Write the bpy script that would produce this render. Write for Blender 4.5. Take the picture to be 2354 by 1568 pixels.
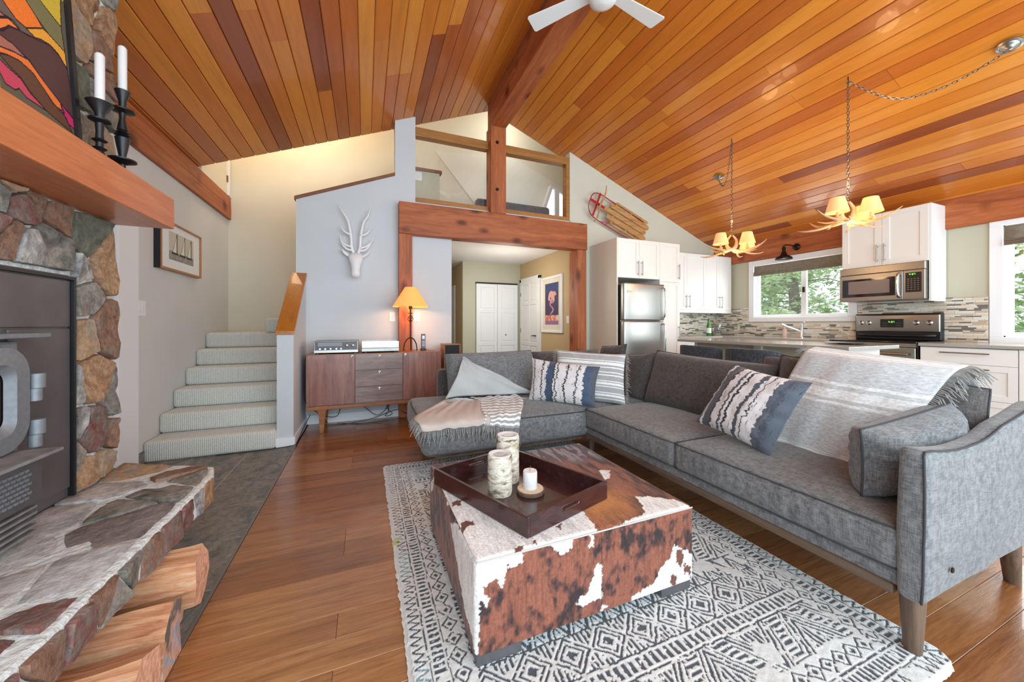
import bpy, math, random
import numpy as np
from mathutils import Vector, Matrix, noise as mnoise
R = random.Random(11)
PI = math.pi
SC = bpy.context.scene
COL = SC.collection
for o in list(bpy.data.objects): bpy.data.objects.remove(o)

# ---------------------------------------------------------------- camera, world, lights, exposure
CAM_Z = 1.15; YAW = math.radians(22.195)
cd = bpy.data.cameras.new('camera'); cam = bpy.data.objects.new('camera', cd); COL.objects.link(cam)
cam.location = (0, 0, CAM_Z); cam.rotation_euler = (PI/2, 0, -YAW)
cd.sensor_width = 36; cd.lens = 826/2354*36; cd.shift_y = -39/2354
cd.clip_start = 0.05; cd.clip_end = 200
SC.camera = cam
w = bpy.data.worlds.new('world'); SC.world = w; w.use_nodes = True
bgn = w.node_tree.nodes['Background']
bgn.inputs[0].default_value = (0.78, 0.91, 1.0, 1); bgn.inputs[1].default_value = 1.7
SC.view_settings.view_transform = 'Standard'; SC.view_settings.look = 'None'
SC.view_settings.gamma = 1.0; SC.view_settings.use_curve_mapping = False
SC.view_settings.exposure = 0.34

def light(name, kind, loc, energy, color=(1,1,1), size=.1, sizey=None, rot=None, spot=None):
    d = bpy.data.lights.new(name, kind); d.energy = energy; d.color = color
    if kind == 'AREA':
        d.size = size
        if sizey: d.shape = 'RECTANGLE'; d.size_y = sizey
    elif kind in ('POINT', 'SPOT'): d.shadow_soft_size = size
    if spot: d.spot_size = spot; d.spot_blend = .6
    o = bpy.data.objects.new(name, d); COL.objects.link(o); o.location = loc
    if rot: o.rotation_euler = rot
    return o
# daylight of the big glazed gable behind the camera, and the two kitchen windows
light('gable_daylight', 'AREA', (1.9, -1.4, 1.9), 165, (0.76, .92, 1.0), 7.2, 3.2, (math.radians(96), 0, 0))
light('kitchen_window_daylight', 'AREA', (6.12, 3.4, 1.65), 22, (0.95, 1, .97), 1.1, .8, (0, math.radians(90), 0))
light('side_window_daylight', 'AREA', (6.12, .9, 1.6), 26, (0.95, 1, 1), 1.1, 1.1, (0, math.radians(90), 0))
light('stairwell_light', 'POINT', (-.9, 5.35, 4.3), 36, (1, .74, .50), .3)
light('loft_light', 'POINT', (2.2, 5.45, 4.5), 10, (1, .93, .82), .2)
light('hall_light', 'POINT', (2.2, 5.6, 1.7), 17, (1, .88, .74), .25)

# ---------------------------------------------------------------- mesh helpers
WO = {}          # world origin of each object
class MB:
    def __init__(s): s.v = []; s.f = []; s.uv = None
    def add(s, vs, fs):
        b = len(s.v); s.v += [tuple(p) for p in vs]; s.f += [tuple(i+b for i in f) for f in fs]; return s
    def box(s, x0, y0, z0, x1, y1, z1):
        if x0 > x1: x0, x1 = x1, x0
        if y0 > y1: y0, y1 = y1, y0
        if z0 > z1: z0, z1 = z1, z0
        return s.add([(x0,y0,z0),(x1,y0,z0),(x1,y1,z0),(x0,y1,z0),(x0,y0,z1),(x1,y0,z1),(x1,y1,z1),(x0,y1,z1)],
              [(0,3,2,1),(4,5,6,7),(0,1,5,4),(1,2,6,5),(2,3,7,6),(3,0,4,7)])
    def tube(s, pts, r, n=8, closed=False, flat=None):
        P = [Vector(p) for p in pts]; m = len(P)
        rr = r if isinstance(r, (list, tuple)) else [r]*m
        T = []
        for i in range(m):
            a = P[(i-1) % m] if (closed or i > 0) else P[0]; b = P[(i+1) % m] if (closed or i < m-1) else P[-1]
            d = (b-a); T.append(d.normalized() if d.length > 1e-9 else Vector((0,0,1)))
        N = T[0].orthogonal().normalized(); vs = []
        for i in range(m):
            N = (N - T[i]*N.dot(T[i]))
            N = N.normalized() if N.length > 1e-6 else T[i].orthogonal().normalized()
            B = T[i].cross(N)
            for k in range(n):
                a = 2*PI*k/n
                vs.append(P[i] + N*math.cos(a)*rr[i] + B*math.sin(a)*rr[i]*(flat or 1))
        fs = []
        for i in range(m if closed else m-1):
            for k in range(n):
                a = i*n+k; b = i*n+(k+1) % n; c = ((i+1) % m)*n+(k+1) % n; d = ((i+1) % m)*n+k
                fs.append((a, b, c, d))
        if not closed:
            fs.append(tuple(range(n-1, -1, -1))); fs.append(tuple((m-1)*n+k for k in range(n)))
        return s.add(vs, fs)
    def cyl(s, p0, p1, r0, r1=None, n=16): return s.tube([p0, p1], [r0, r0 if r1 is None else r1], n)
    def lathe(s, prof, c=(0,0,0), n=24, axis='z', cap=True):
        vs = []; fs = []; m = len(prof)
        for r, z in prof:
            for k in range(n):
                a = 2*PI*k/n; x, y = r*math.cos(a), r*math.sin(a)
                p = {'z': (x, y, z), 'x': (z, x, y), 'y': (x, z, y)}[axis]
                vs.append((c[0]+p[0], c[1]+p[1], c[2]+p[2]))
        for i in range(m-1):
            for k in range(n): fs.append((i*n+k, i*n+(k+1) % n, (i+1)*n+(k+1) % n, (i+1)*n+k))
        if cap: fs.append(tuple(range(n-1, -1, -1))); fs.append(tuple((m-1)*n+k for k in range(n)))
        return s.add(vs, fs)
    def prism(s, poly, axis, a0, a1):
        n = len(poly)
        def q(p, a): return {'x': (a, p[0], p[1]), 'y': (p[0], a, p[1]), 'z': (p[0], p[1], a)}[axis]
        vs = [q(p, a0) for p in poly] + [q(p, a1) for p in poly]
        fs = [tuple(range(n-1, -1, -1)), tuple(range(n, 2*n))] + [(i, (i+1) % n, n+(i+1) % n, n+i) for i in range(n)]
        return s.add(vs, fs)
    def grid(s, fn, nu, nv, uvon=False, flip=False):
        b = len(s.v); uvs = []
        for j in range(nv+1):
            for i in range(nu+1):
                s.v.append(tuple(fn(i/nu, j/nv))); uvs.append((i/nu, j/nv))
        for j in range(nv):
            for i in range(nu):
                a = b+j*(nu+1)+i
                q = (a, a+1, a+nu+2, a+nu+1)
                s.f.append(q[::-1] if flip else q)
        if uvon:
            if s.uv is None: s.uv = {}
            for k, t in enumerate(uvs): s.uv[b+k] = t
        return s
    def rbox(s, x0, y0, z0, x1, y1, z1, r, sub=(6,6,6), seg=3, fn=None):
        lo = (x0,y0,z0); hi = (x1,y1,z1); ax = []
        for k in range(3):
            rr = min(r, (hi[k]-lo[k])/2*.999)
            L = [lo[k]+rr*(1-math.cos(PI/2*i/seg)) for i in range(seg)] if r > 0 else [lo[k]]
            M_ = [lo[k]+rr+(hi[k]-lo[k]-2*rr)*i/sub[k] for i in range(sub[k]+1)]
            U = [hi[k]-rr*(1-math.cos(PI/2*i/seg)) for i in range(seg-1, -1, -1)]
            ax.append(L+M_+U)
        key = {}; vs = []; fs = []
        def vert(p):
            k = tuple(round(c, 5) for c in p)
            if k in key: return key[k]
            q = [min(max(p[i], lo[i]+min(r,(hi[i]-lo[i])/2)), hi[i]-min(r,(hi[i]-lo[i])/2)) for i in range(3)]
            d = Vector(p)-Vector(q)
            # cube-to-sphere on rounded edges
            if d.length > 1e-7:
                m = max(abs(c) for c in d)
                d = d.normalized()*m
            P = Vector(q)+d
            if fn: P = Vector(fn(P))
            key[k] = len(vs); vs.append(tuple(P)); return key[k]
        for a in range(3):
            b, c = (a+1) % 3, (a+2) % 3
            for side in (0, 1):
                val = (lo, hi)[side][a]
                for i in range(len(ax[b])-1):
                    for j in range(len(ax[c])-1):
                        q = []
                        for (ii, jj) in ((i,j),(i+1,j),(i+1,j+1),(i,j+1)):
                            p = [0,0,0]; p[a] = val; p[b] = ax[b][ii]; p[c] = ax[c][jj]; q.append(vert(p))
                        if len(set(q)) > 2:
                            fs.append(tuple(q) if side else tuple(q[::-1]))
        return s.add(vs, fs)
    def build(s, name, mat, parent=None, smooth=False, bev=0, label=None, cat=None, group=None, kind=None, mw=None, sub=0, auto=None):
        me = bpy.data.meshes.new(name)
        if mw is None:
            xs = [p[0] for p in s.v]; ys = [p[1] for p in s.v]; zs = [p[2] for p in s.v]
            og = Vector(((min(xs)+max(xs))/2, (min(ys)+max(ys))/2, min(zs)))
            vv = [(p[0]-og[0], p[1]-og[1], p[2]-og[2]) for p in s.v]
        else:
            og = mw.translation.copy(); vv = s.v
        me.from_pydata(vv, [], s.f); me.update()
        if s.uv:
            uvl = me.uv_layers.new(name='UVMap')
            idx = np.zeros(len(me.loops), dtype=np.int32); me.loops.foreach_get('vertex_index', idx)
            arr = np.zeros((len(s.v), 2), dtype=np.float32)
            for k, t in s.uv.items(): arr[k] = t
            uvl.data.foreach_set('uv', arr[idx].ravel())
        if mat: me.materials.append(mat)
        if smooth: me.polygons.foreach_set('use_smooth', [True]*len(me.polygons))
        o = bpy.data.objects.new(name, me); COL.objects.link(o)
        base = WO[parent.name] if parent else Vector((0,0,0))
        if mw is None: o.location = og-base
        else:
            m = mw.copy(); m.translation = og-base; o.matrix_basis = m
        if parent: o.parent = parent
        WO[o.name] = og.copy()
        if auto:
            try: me.set_sharp_from_angle(angle=math.radians(auto))
            except Exception: pass
        if bev:
            b = o.modifiers.new('bevel', 'BEVEL'); b.width = bev; b.segments = 2; b.limit_method = 'ANGLE'; b.angle_limit = math.radians(40)
        if sub:
            b = o.modifiers.new('subd', 'SUBSURF'); b.levels = sub; b.render_levels = sub
        tag(o, label, cat, group, kind)
        return o
def tag(o, label=None, cat=None, group=None, kind=None):
    if label: o['label'] = label
    if cat: o['category'] = cat
    if group: o['group'] = group
    if kind: o['kind'] = kind
    return o
def thing(name, loc, label, cat, group=None, kind=None):
    o = bpy.data.objects.new(name, None); COL.objects.link(o); o.location = loc; o.empty_display_size = .1
    WO[o.name] = Vector(loc); return tag(o, label, cat, group, kind)
def box(name, mat, b, parent=None, bev=0, **k): return MB().box(*b).build(name, mat, parent, bev=bev, **k)
def struct(name, mat, b=None, mb=None, parent=None, **k):
    m = mb or MB().box(*b)
    return m.build(name, mat, parent, kind=None if parent else 'structure', **k)
def inst(o0, name, loc, mat4=None, parent=None, mats=None):
    o = bpy.data.objects.new(name, o0); COL.objects.link(o)
    base = WO[parent.name] if parent else Vector((0,0,0))
    m = mat4.copy() if mat4 else Matrix.Identity(4)
    m.translation = Vector(loc)-base; o.matrix_basis = m
    if parent: o.parent = parent
    WO[o.name] = Vector(loc)
    return o
def spline(pts, n=8):
    P = [Vector(p) for p in pts]; out = []
    for i in range(len(P)-1):
        p0 = P[max(i-1,0)]; p1 = P[i]; p2 = P[i+1]; p3 = P[min(i+2, len(P)-1)]
        for k in range(n):
            t = k/n
            out.append(.5*((2*p1)+(p2-p0)*t+(2*p0-5*p1+4*p2-p3)*t*t+(-p0+3*p1-3*p2+p3)*t**3))
    out.append(P[-1]); return out
def lerp(a, b, t): return a+(b-a)*t
def lin(vals, n):   # resample radius list
    out = []
    for i in range(n):
        t = i/(n-1)*(len(vals)-1); k = min(int(t), len(vals)-2); out.append(lerp(vals[k], vals[k+1], t-k))
    return out

# ---------------------------------------------------------------- materials
def C(r, g=None, b=None):
    if g is None: r, g, b = r
    f = lambda c: ((c/255+.055)/1.055)**2.4 if c/255 > .04045 else c/255/12.92
    return (f(r), f(g), f(b), 1)
class NT:
    def __init__(s, name):
        s.m = bpy.data.materials.new(name); s.m.use_nodes = True; s.t = s.m.node_tree
        s.b = s.t.nodes['Principled BSDF']; s.out = s.t.nodes['Material Output']
    def n(s, ty, **k):
        nd = s.t.nodes.new(ty)
        for a, v in k.items(): setattr(nd, a, v)
        return nd
    def l(s, a, b): s.t.links.new(a, b)
    def coord(s, kind='Object', scale=(1,1,1), rnd=0, rot=(0,0,0)):
        tc = s.n('ShaderNodeTexCoord'); mp = s.n('ShaderNodeMapping')
        mp.inputs['Scale'].default_value = scale; mp.inputs['Rotation'].default_value = rot
        s.l(tc.outputs[kind], mp.inputs['Vector'])
        if rnd:
            oi = s.n('ShaderNodeObjectInfo'); mu = s.n('ShaderNodeMath', operation='MULTIPLY'); mu.inputs[1].default_value = rnd
            s.l(oi.outputs['Random'], mu.inputs[0]); cb = s.n('ShaderNodeCombineXYZ')
            for i in range(3): s.l(mu.outputs[0], cb.inputs[i])
            s.l(cb.outputs[0], mp.inputs['Location'])
        return mp.outputs[0]
    def noise(s, vec, scale=5, detail=3, rough=.5, dist=0):
        x = s.n('ShaderNodeTexNoise'); x.inputs['Scale'].default_value = scale; x.inputs['Detail'].default_value = detail
        x.inputs['Roughness'].default_value = rough; x.inputs['Distortion'].default_value = dist
        s.l(vec, x.inputs['Vector']); return x.outputs['Fac']
    def ramp(s, fac, cols, pos=None, const=False):
        r = s.n('ShaderNodeValToRGB'); e = r.color_ramp.elements
        if const: r.color_ramp.interpolation = 'CONSTANT'
        n = len(cols)
        pos = pos or [i/(n-1) if not const else i/n for i in range(n)]
        while len(e) < n: e.new(.5)
        for i in range(n): e[i].position = pos[i]; e[i].color = cols[i] if len(cols[i]) == 4 else (*cols[i], 1)
        if fac is not None: s.l(fac, r.inputs[0])
        return r.outputs[0]
    def mix(s, a, b, fac, mode='MIX'):
        x = s.n('ShaderNodeMix', data_type='RGBA', blend_type=mode)
        for v, i in ((a, 6), (b, 7), (fac, 0)):
            if isinstance(v, (int, float, tuple)): x.inputs[i].default_value = v
            else: s.l(v, x.inputs[i])
        return x.outputs[2]
    def bump(s, fac, dist=.01, strength=.5):
        b = s.n('ShaderNodeBump'); b.inputs['Distance'].default_value = dist; b.inputs['Strength'].default_value = strength
        s.l(fac, b.inputs['Height']); s.l(b.outputs[0], s.b.inputs['Normal'])
    def set(s, col=None, rough=.5, metal=0, spec=None, coat=0, emis=None, es=0, alpha=None, sheen=0):
        i = s.b.inputs
        if col is not None:
            if isinstance(col, tuple): i['Base Color'].default_value = col
            else: s.l(col, i['Base Color'])
        if isinstance(rough, (int, float)): i['Roughness'].default_value = rough
        else: s.l(rough, i['Roughness'])
        i['Metallic'].default_value = metal
        if spec is not None: i['Specular IOR Level'].default_value = spec
        i['Coat Weight'].default_value = coat
        i['Sheen Weight'].default_value = sheen
        if emis: i['Emission Color'].default_value = emis; i['Emission Strength'].default_value = es
        return s.m
def plain(name, c, rough=.5, metal=0, spec=None, coat=0, emis=None, es=0, nz=0.0, nsc=40, bump=0):
    t = NT(name); col = C(c)
    if nz or bump:
        v = t.coord(); f = t.noise(v, nsc, 4)
        if nz: col = t.ramp(f, [tuple(x*(1-nz) for x in col[:3]), tuple(min(1, x*(1+nz)) for x in col[:3])], [.3, .7])
        if bump: t.bump(f, bump, .6)
    return t.set(col, rough, metal, spec, coat, emis, es)
def wood(name, cols, axis='x', sc=1.0, rough=.4, rnd=20, tints=None, bump=.001, coat=0, knots=False, stretch=14, gs=1.0):
    t = NT(name)
    s3 = {'x': (1, stretch, stretch), 'y': (stretch, 1, stretch), 'z': (stretch, stretch, 1)}[axis]
    v = t.coord('Object', tuple(a*sc for a in s3), rnd)
    f1 = t.noise(v, 1.1, 5, .6, 1.2)
    col = t.ramp(f1, [C(c) for c in cols], [.28+.44*i/(len(cols)-1) for i in range(len(cols))])
    f2 = t.noise(v, 6, 6, .7, .4)
    col = t.mix(col, t.ramp(f2, [(.62,.55,.5), (1,1,1)], [.3, .62]), .55, 'MULTIPLY')
    if tints:
        oi = t.n('ShaderNodeObjectInfo')
        tc = t.ramp(oi.outputs['Random'], [C(c) for c in tints], const=True)
        g = t.ramp(f1, [(.66,.6,.55), (1,1,1), (1.12,1.1,1.05)], [.3, .5, .75])
        col = t.mix(tc, g, min(1.0, .9*gs), 'MULTIPLY')
        col = t.mix(col, t.ramp(f2, [(.6,.5,.42), (1,1,1)], [.3, .6]), min(1.0, .5*gs), 'MULTIPLY')
    if knots:
        vk = t.coord('Object', (1.6, 1.6, 3.0) if axis == 'x' else ((3, 1.6, 1.6) if axis == 'y' else (3, 3, 1.2)), rnd)
        vo = t.n('ShaderNodeTexVoronoi'); vo.inputs['Scale'].default_value = 1.7; t.l(vk, vo.inputs['Vector'])
        nk = t.noise(vk, 5, 3)
        ad = t.n('ShaderNodeMath', operation='MULTIPLY_ADD'); t.l(nk, ad.inputs[0]); ad.inputs[1].default_value = .12; t.l(vo.outputs['Distance'], ad.inputs[2])
        col = t.mix(col, t.ramp(ad.outputs[0], [(.22,.09,.05), (1,1,1)], [.15, .34]), .9, 'MULTIPLY')
    if bump: t.bump(f2, bump, .5)
    return t.set(col, rough, coat=coat)
def fabric(name, c1, c2, sc=260, rough=.95, bump=.0012, big=True):
    t = NT(name); v = t.coord('Object')
    v1 = t.coord('Object', (sc, sc*.12, sc*.12)); v2 = t.coord('Object', (sc*.12, sc, sc*.12)); v3 = t.coord('Object', (sc*.12, sc*.12, sc))
    a = t.noise(v1, 1, 2); b = t.noise(v3, 1, 2); c = t.noise(v2, 1, 2)
    m = t.n('ShaderNodeMath', operation='ADD'); t.l(a, m.inputs[0]); t.l(b, m.inputs[1])
    m2 = t.n('ShaderNodeMath', operation='ADD'); t.l(m.outputs[0], m2.inputs[0]); t.l(c, m2.inputs[1])
    m3 = t.n('ShaderNodeMath', operation='MULTIPLY'); t.l(m2.outputs[0], m3.inputs[0]); m3.inputs[1].default_value = .333
    col = t.ramp(m3.outputs[0], [C(c1), C(c2)], [.4, .6])
    if big:
        f = t.noise(v, 5, 3, .6, .5)
        col = t.mix(col, t.ramp(f, [(.78,.78,.8), (1.08,1.07,1.06)], [.3, .7]), .8, 'MULTIPLY')
    t.bump(m3.outputs[0], bump, .6)
    return t.set(col, rough, spec=.2, sheen=.25)
def stone(name, cols, sc=6, rough=.75):
    t = NT(name); v = t.coord('Object', (1, 1, 1), 30)
    f = t.noise(v, sc, 8, .65, 1.5)
    n = len(cols); col = t.ramp(f, [C(c) for c in cols], [.3+.4*i/(n-1) for i in range(n)])
    f2 = t.noise(v, sc*7, 5, .7)
    col = t.mix(col, t.ramp(f2, [(.62,.6,.59), (1.14,1.13,1.12)], [.36, .62]), .7, 'MULTIPLY')
    v3 = t.coord('Object', (1, .35, .35), 17); f3 = t.noise(v3, sc*2.2, 6, .75, 2.5)
    col = t.mix(col, t.ramp(f3, [(.62,.6,.6), (1,1,1), (1.2,1.18,1.15)], [.36, .5, .66]), .7, 'MULTIPLY')
    t.bump(f2, .014, .7)
    return t.set(col, rough, spec=.3)
def attrmat(name, rough=.9, bump=0, bsc=300, sheen=0, spec=.3, streak=None):
    t = NT(name); a = t.n('ShaderNodeAttribute'); a.attribute_name = 'Col'
    col = a.outputs['Color']
    v = t.coord('Object')
    if streak:
        v2 = t.coord('Object', streak); f2 = t.noise(v2, 1, 4, .65)
        col = t.mix(col, t.ramp(f2, [(.6,.58,.56), (1.2,1.19,1.18)], [.3, .7]), .6, 'MULTIPLY')
        v3 = t.coord('Object', tuple(q*.3 for q in streak)); f3 = t.noise(v3, 1, 5, .7, .6)
        col = t.mix(col, t.ramp(f3, [(.5,.46,.46), (1,1,1), (1.15,1.08,1.0)], [.34, .5, .68]), .5, 'MULTIPLY')
    f = t.noise(v, bsc, 3)
    col = t.mix(col, t.ramp(f, [(.72,.72,.72), (1.15,1.15,1.15)], [.3, .7]), .7, 'MULTIPLY')
    if bump: t.bump(f, bump, .8)
    return t.set(col, rough, sheen=sheen, spec=spec)
def glassmat(name, tint=(1,1,1,1), refl=.08):
    t = NT(name); tr = t.n('ShaderNodeBsdfTransparent'); tr.inputs[0].default_value = tint
    gl = t.n('ShaderNodeBsdfGlossy'); gl.inputs['Roughness'].default_value = .02
    mx = t.n('ShaderNodeMixShader'); mx.inputs[0].default_value = refl
    t.l(tr.outputs[0], mx.inputs[1]); t.l(gl.outputs[0], mx.inputs[2]); t.l(mx.outputs[0], t.out.inputs[0])
    return t.m

M = {}
M['wall_grey'] = plain('wall_grey', (202,206,210), .85, nz=.02, nsc=3)
M['wall_left'] = plain('wall_left_paint', (214,212,210), .85, nz=.02, nsc=3)
M['wall_cream'] = plain('wall_cream', (220,214,198), .85, nz=.02, nsc=3)
M['wall_sage'] = plain('wall_sage', (192,189,168), .85, nz=.02, nsc=3)
M['wall_tan'] = plain('wall_tan', (196,172,132), .85)
M['white'] = plain('white_paint', (234,235,236), .55)
M['loft_white'] = plain('loft_white_window_lit', (225,222,212), .8)  # white dormer slab; window light in the recess is painted into its tone
M['cab'] = plain('cabinet_white', (234,233,230), .4, spec=.4)
M['cab_side'] = plain('cabinet_cream_side', (226,220,204), .45)
M['trim'] = plain('trim_white', (238,240,244), .5)
M['plank'] = wood('cedar_ceiling_plank', [(150,80,30)]*2, 'x', .9, .3, 40, tints=[(214,130,42),(204,116,36),(222,140,50),(188,102,38),(210,124,40),(216,132,44),(150,74,34),(206,118,38),(196,106,36),(224,144,56),(210,126,42),(202,114,38),(212,126,42),(182,96,38)], stretch=12, coat=.2, gs=.5)
M['groove'] = plain('ceiling_backing', (52,22,8), .7)
M['beam'] = wood('rough_sawn_beam', [(140,72,38),(172,94,50),(192,114,68)], 'x', 1.0, .55, 5, knots=True, stretch=10, bump=.003)
M['beam_y'] = wood('rough_sawn_beam_long', [(146,76,40),(178,98,54),(198,120,72)], 'y', 1.0, .55, 5, knots=True, stretch=10, bump=.003)
M['beam_z'] = wood('rough_sawn_post', [(142,72,38),(174,96,52),(194,116,70)], 'z', 1.0, .55, 5, knots=True, stretch=10, bump=.003)
M['rail'] = wood('rail_wood', [(140,92,44),(172,118,60),(186,132,70)], 'x', 1.5, .5, 5)
M['mantel'] = wood('mantel_wood', [(196,108,60),(210,122,70),(218,132,78)], 'y', 1.2, .35, 5, stretch=12, coat=.2)
M['cap'] = wood('pony_cap_wood', [(160,96,30),(190,118,44),(176,100,36)], 'y', 1.2, .3, 5, coat=.3)
M['cap_brown'] = wood('cap_wood_brown', [(120,72,44),(146,92,60)], 'x', 1.5, .5, 5)
M['floor'] = wood('laminate_floor', [(110,60,30)]*2, 'x', 1.3, .22, 60, tints=[(166,112,68),(154,100,60),(174,122,78),(146,94,56),(160,106,64),(170,117,72)], stretch=14, coat=.3, gs=1.7)
M['floor_base'] = plain('floor_joint', (60,32,18), .6)
M['slate'] = stone('slate_tile', [(92,96,98),(116,120,118),(146,140,132),(104,110,112)], 4, .45)
M['grout'] = plain('grout_grey', (186,186,184), .9)
M['mortar'] = plain('mortar', (212,216,216), .95, nz=.16, nsc=40, bump=.02)
M['st_grey'] = stone('stone_grey', [(86,88,86),(126,124,118),(160,154,146),(104,108,104)], 5)
M['st_green'] = stone('stone_grey_green', [(76,84,76),(104,108,96),(128,128,112)], 4)
M['st_tan'] = stone('stone_tan', [(134,124,112),(182,148,116),(160,148,134),(196,156,118)], 5)
M['st_orange'] = stone('stone_orange', [(124,104,92),(166,126,98),(190,158,124),(138,116,106)], 7)
M['st_red'] = stone('stone_burgundy', [(98,72,72),(140,92,84),(132,120,116),(156,112,88)], 6)
M['st_brown'] = stone('stone_brown', [(108,88,78),(150,114,94),(136,128,122)], 6)
M['st_light'] = stone('stone_light_grey', [(150,150,150),(186,184,182),(128,126,126),(196,196,196)], 4)
M['iron'] = plain('stove_black_steel', (96,92,95), .42, .3, nz=.15, nsc=6)
M['iron_grey'] = plain('stove_grey_cast', (132,136,142), .5, .4, nz=.1, nsc=60)
M['ash'] = plain('stove_ashy_grey', (128,126,126), .8, nz=.25, nsc=20)
M['black'] = plain('black_paint', (26,26,30), .4)
M['blackmatte'] = plain('black_matte', (34,34,36), .8)
M['steel'] = plain('brushed_steel', (170,169,166), .33, 1.0, nz=.05, nsc=3)
M['steel_d'] = plain('dark_steel', (120,118,116), .3, 1.0)
M['chrome'] = plain('chrome', (210,210,212), .12, 1.0)
M['handle'] = plain('brushed_nickel', (150,148,144), .3, 1.0)
M['bronze'] = plain('dark_bronze', (46,36,34), .35, .7)
M['darkglass'] = plain('dark_glass', (30,22,22), .06, 0, spec=.8)
M['carpet'] = fabric('stair_carpet', (196,198,194), (232,232,226), 120, bump=.004)
t = NT('ribbed_carpet'); v = t.coord('Object'); wv = t.n('ShaderNodeTexWave'); wv.inputs['Scale'].default_value = 22; wv.inputs['Distortion'].default_value = .6; wv.inputs['Detail'].default_value = 2; wv.inputs['Detail Scale'].default_value = 4; t.l(v, wv.inputs['Vector'])
f = t.noise(v, 160, 3); col = t.mix(t.ramp(wv.outputs['Fac'], [C(196,198,192), C(226,226,219)], [.1, .6]), t.ramp(f, [(.74,.74,.74), (1.06,1.06,1.06)], [.3, .6]), .7, 'MULTIPLY'); t.bump(wv.outputs['Fac'], .004, .6); M['carpet'] = t.set(col, .95, sheen=.2)
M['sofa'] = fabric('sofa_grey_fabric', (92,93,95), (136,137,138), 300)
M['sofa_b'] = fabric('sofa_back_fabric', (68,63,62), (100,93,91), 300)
M['piping'] = plain('sofa_piping', (66,66,69), .9)
M['sofaleg'] = wood('sofa_leg_wood', [(84,66,54),(118,96,80),(134,112,94)], 'z', 1.5, .45, 5)
M['sofarail'] = wood('sofa_rail_wood', [(78,62,52),(104,86,72),(120,100,84)], 'y', 1.5, .45, 5)
M['walnut'] = wood('walnut_veneer', [(112,70,62),(146,98,88),(166,118,104)], 'z', 1.6, .32, 7, coat=.2, stretch=7)
M['walnut_x'] = wood('walnut_veneer_wide', [(106,84,80),(138,114,108),(156,130,122)], 'x', 1.6, .32, 7, coat=.2, stretch=7)
M['walnut_o'] = wood('walnut_frame', [(124,70,36),(160,100,56),(178,120,72)], 'x', 1.6, .35, 7)
M['tray'] = wood('espresso_tray_wood', [(40,20,22),(62,30,30),(76,40,36)], 'x', 2, .25, 5, coat=.4)
M['candle'] = plain('candle_wax', (226,224,226), .4)
M['candlewax'] = plain('wax_top', (200,200,202), .4)
M['ceramic'] = plain('matte_white_resin', (232,232,234), .5)
M['glass'] = glassmat('window_glass'); M['railglass'] = glassmat('rail_glass', refl=.05)
M['shade'] = plain('lampshade_glow', (216,136,70), .8, emis=(1,.38,.10,1), es=.75)
M['shade2'] = plain('chandelier_shade_glow', (226,180,124), .8, emis=(1,.50,.19,1), es=.42)
M['bulb'] = plain('bulb', (255,240,210), .5, emis=(1,.8,.5,1), es=12)
M['antler'] = plain('antler', (206,162,120), .5, nz=.2, nsc=12)
M['counter'] = plain('counter_stone', (168,164,158), .12, spec=.6, nz=.03, nsc=90)
M['wall_gable'] = plain('wall_gable', (206,206,192), .85, nz=.02, nsc=3)
M['tile_w'] = plain('tile_base', (214,204,190), .25)
M['blind'] = fabric('roman_blind', (122,114,100), (146,138,122), 200, big=False)
M['red'] = plain('red_metal', (176,32,40), .4)
M['sledwood'] = wood('sled_wood', [(150,104,58),(192,146,92),(206,160,106)], 'x', 2, .5, 5)
M['stool'] = fabric('stool_fabric', (52,54,60), (84,88,96), 250)
M['logbark'] = stone('log_bark', [(92,84,78),(130,118,108),(150,140,130)], 9)
M['log'] = wood('split_log', [(176,108,74),(222,164,122),(238,206,172)], 'x', 2.2, .85, 9, bump=.012, stretch=16)
M['logend'] = plain('log_end_grain', (226,170,140), .9, nz=.3, nsc=50, bump=.01)
t = NT('log_end_blue'); v = t.coord('Object'); f = t.noise(v, 9, 3); f2 = t.noise(v, 50, 4); t.bump(f2, .01, .7); M['logend2'] = t.set(t.ramp(f, [C(110,104,100), C(216,164,138), C(140,176,204), C(206,160,136)], [.36, .46, .54, .62]), .9)
M['green'] = plain('green_bottle_glass', (40,130,40), .1, spec=.7)
M['ledgreen'] = plain('led_green', (90,240,60), .5, emis=(.3,1,.15,1), es=1.5)
M['cable'] = plain('cable_black', (36,36,40), .6)
M['fringe'] = plain('fringe_thread', (160,158,154), .95, nz=.25, nsc=60)
M['oak'] = wood('light_oak', [(170,116,74),(196,140,94)], 'x', 2, .5, 5)
HIDE_FRONT_WHITE=[[(0.299, 0.422), (0.38, 0.38), (0.498, 0.366), (0.504, 0.332), (0.472, 0.329), (0.441, 0.342), (0.435, 0.298), (0.425, 0.266), (0.41, 0.281), (0.404, 0.306), (0.38, 0.301), (0.356, 0.296), (0.359, 0.27), (0.38, 0.256), (0.368, 0.228), (0.345, 0.238), (0.339, 0.061), (0.316, 0.069), (0.299, 0.367)], [(0.597, 0.376), (0.702, 0.376), (0.695, 0.334), (0.659, 0.318), (0.631, 0.337)], [(0.776, 0.376), (0.788, 0.357), (0.784, 0.32), (0.761, 0.312), (0.772, 0.341)], [(0.807, 0.256), (0.824, 0.245), (0.824, 0.11), (0.799, 0.117), (0.746, 0.107), (0.709, 0.137), (0.746, 0.145), (0.776, 0.181)], [(0.822, 0.091), (0.849, 0.077), (0.822, 0.059)], [(1.19, 0.232), (1.327, 0.148), (1.327, 0.001), (0.942, 0.016), (0.967, 0.075), (1.001, 0.092), (1.071, 0.1), (1.116, 0.158), (1.162, 0.182)]]
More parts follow.
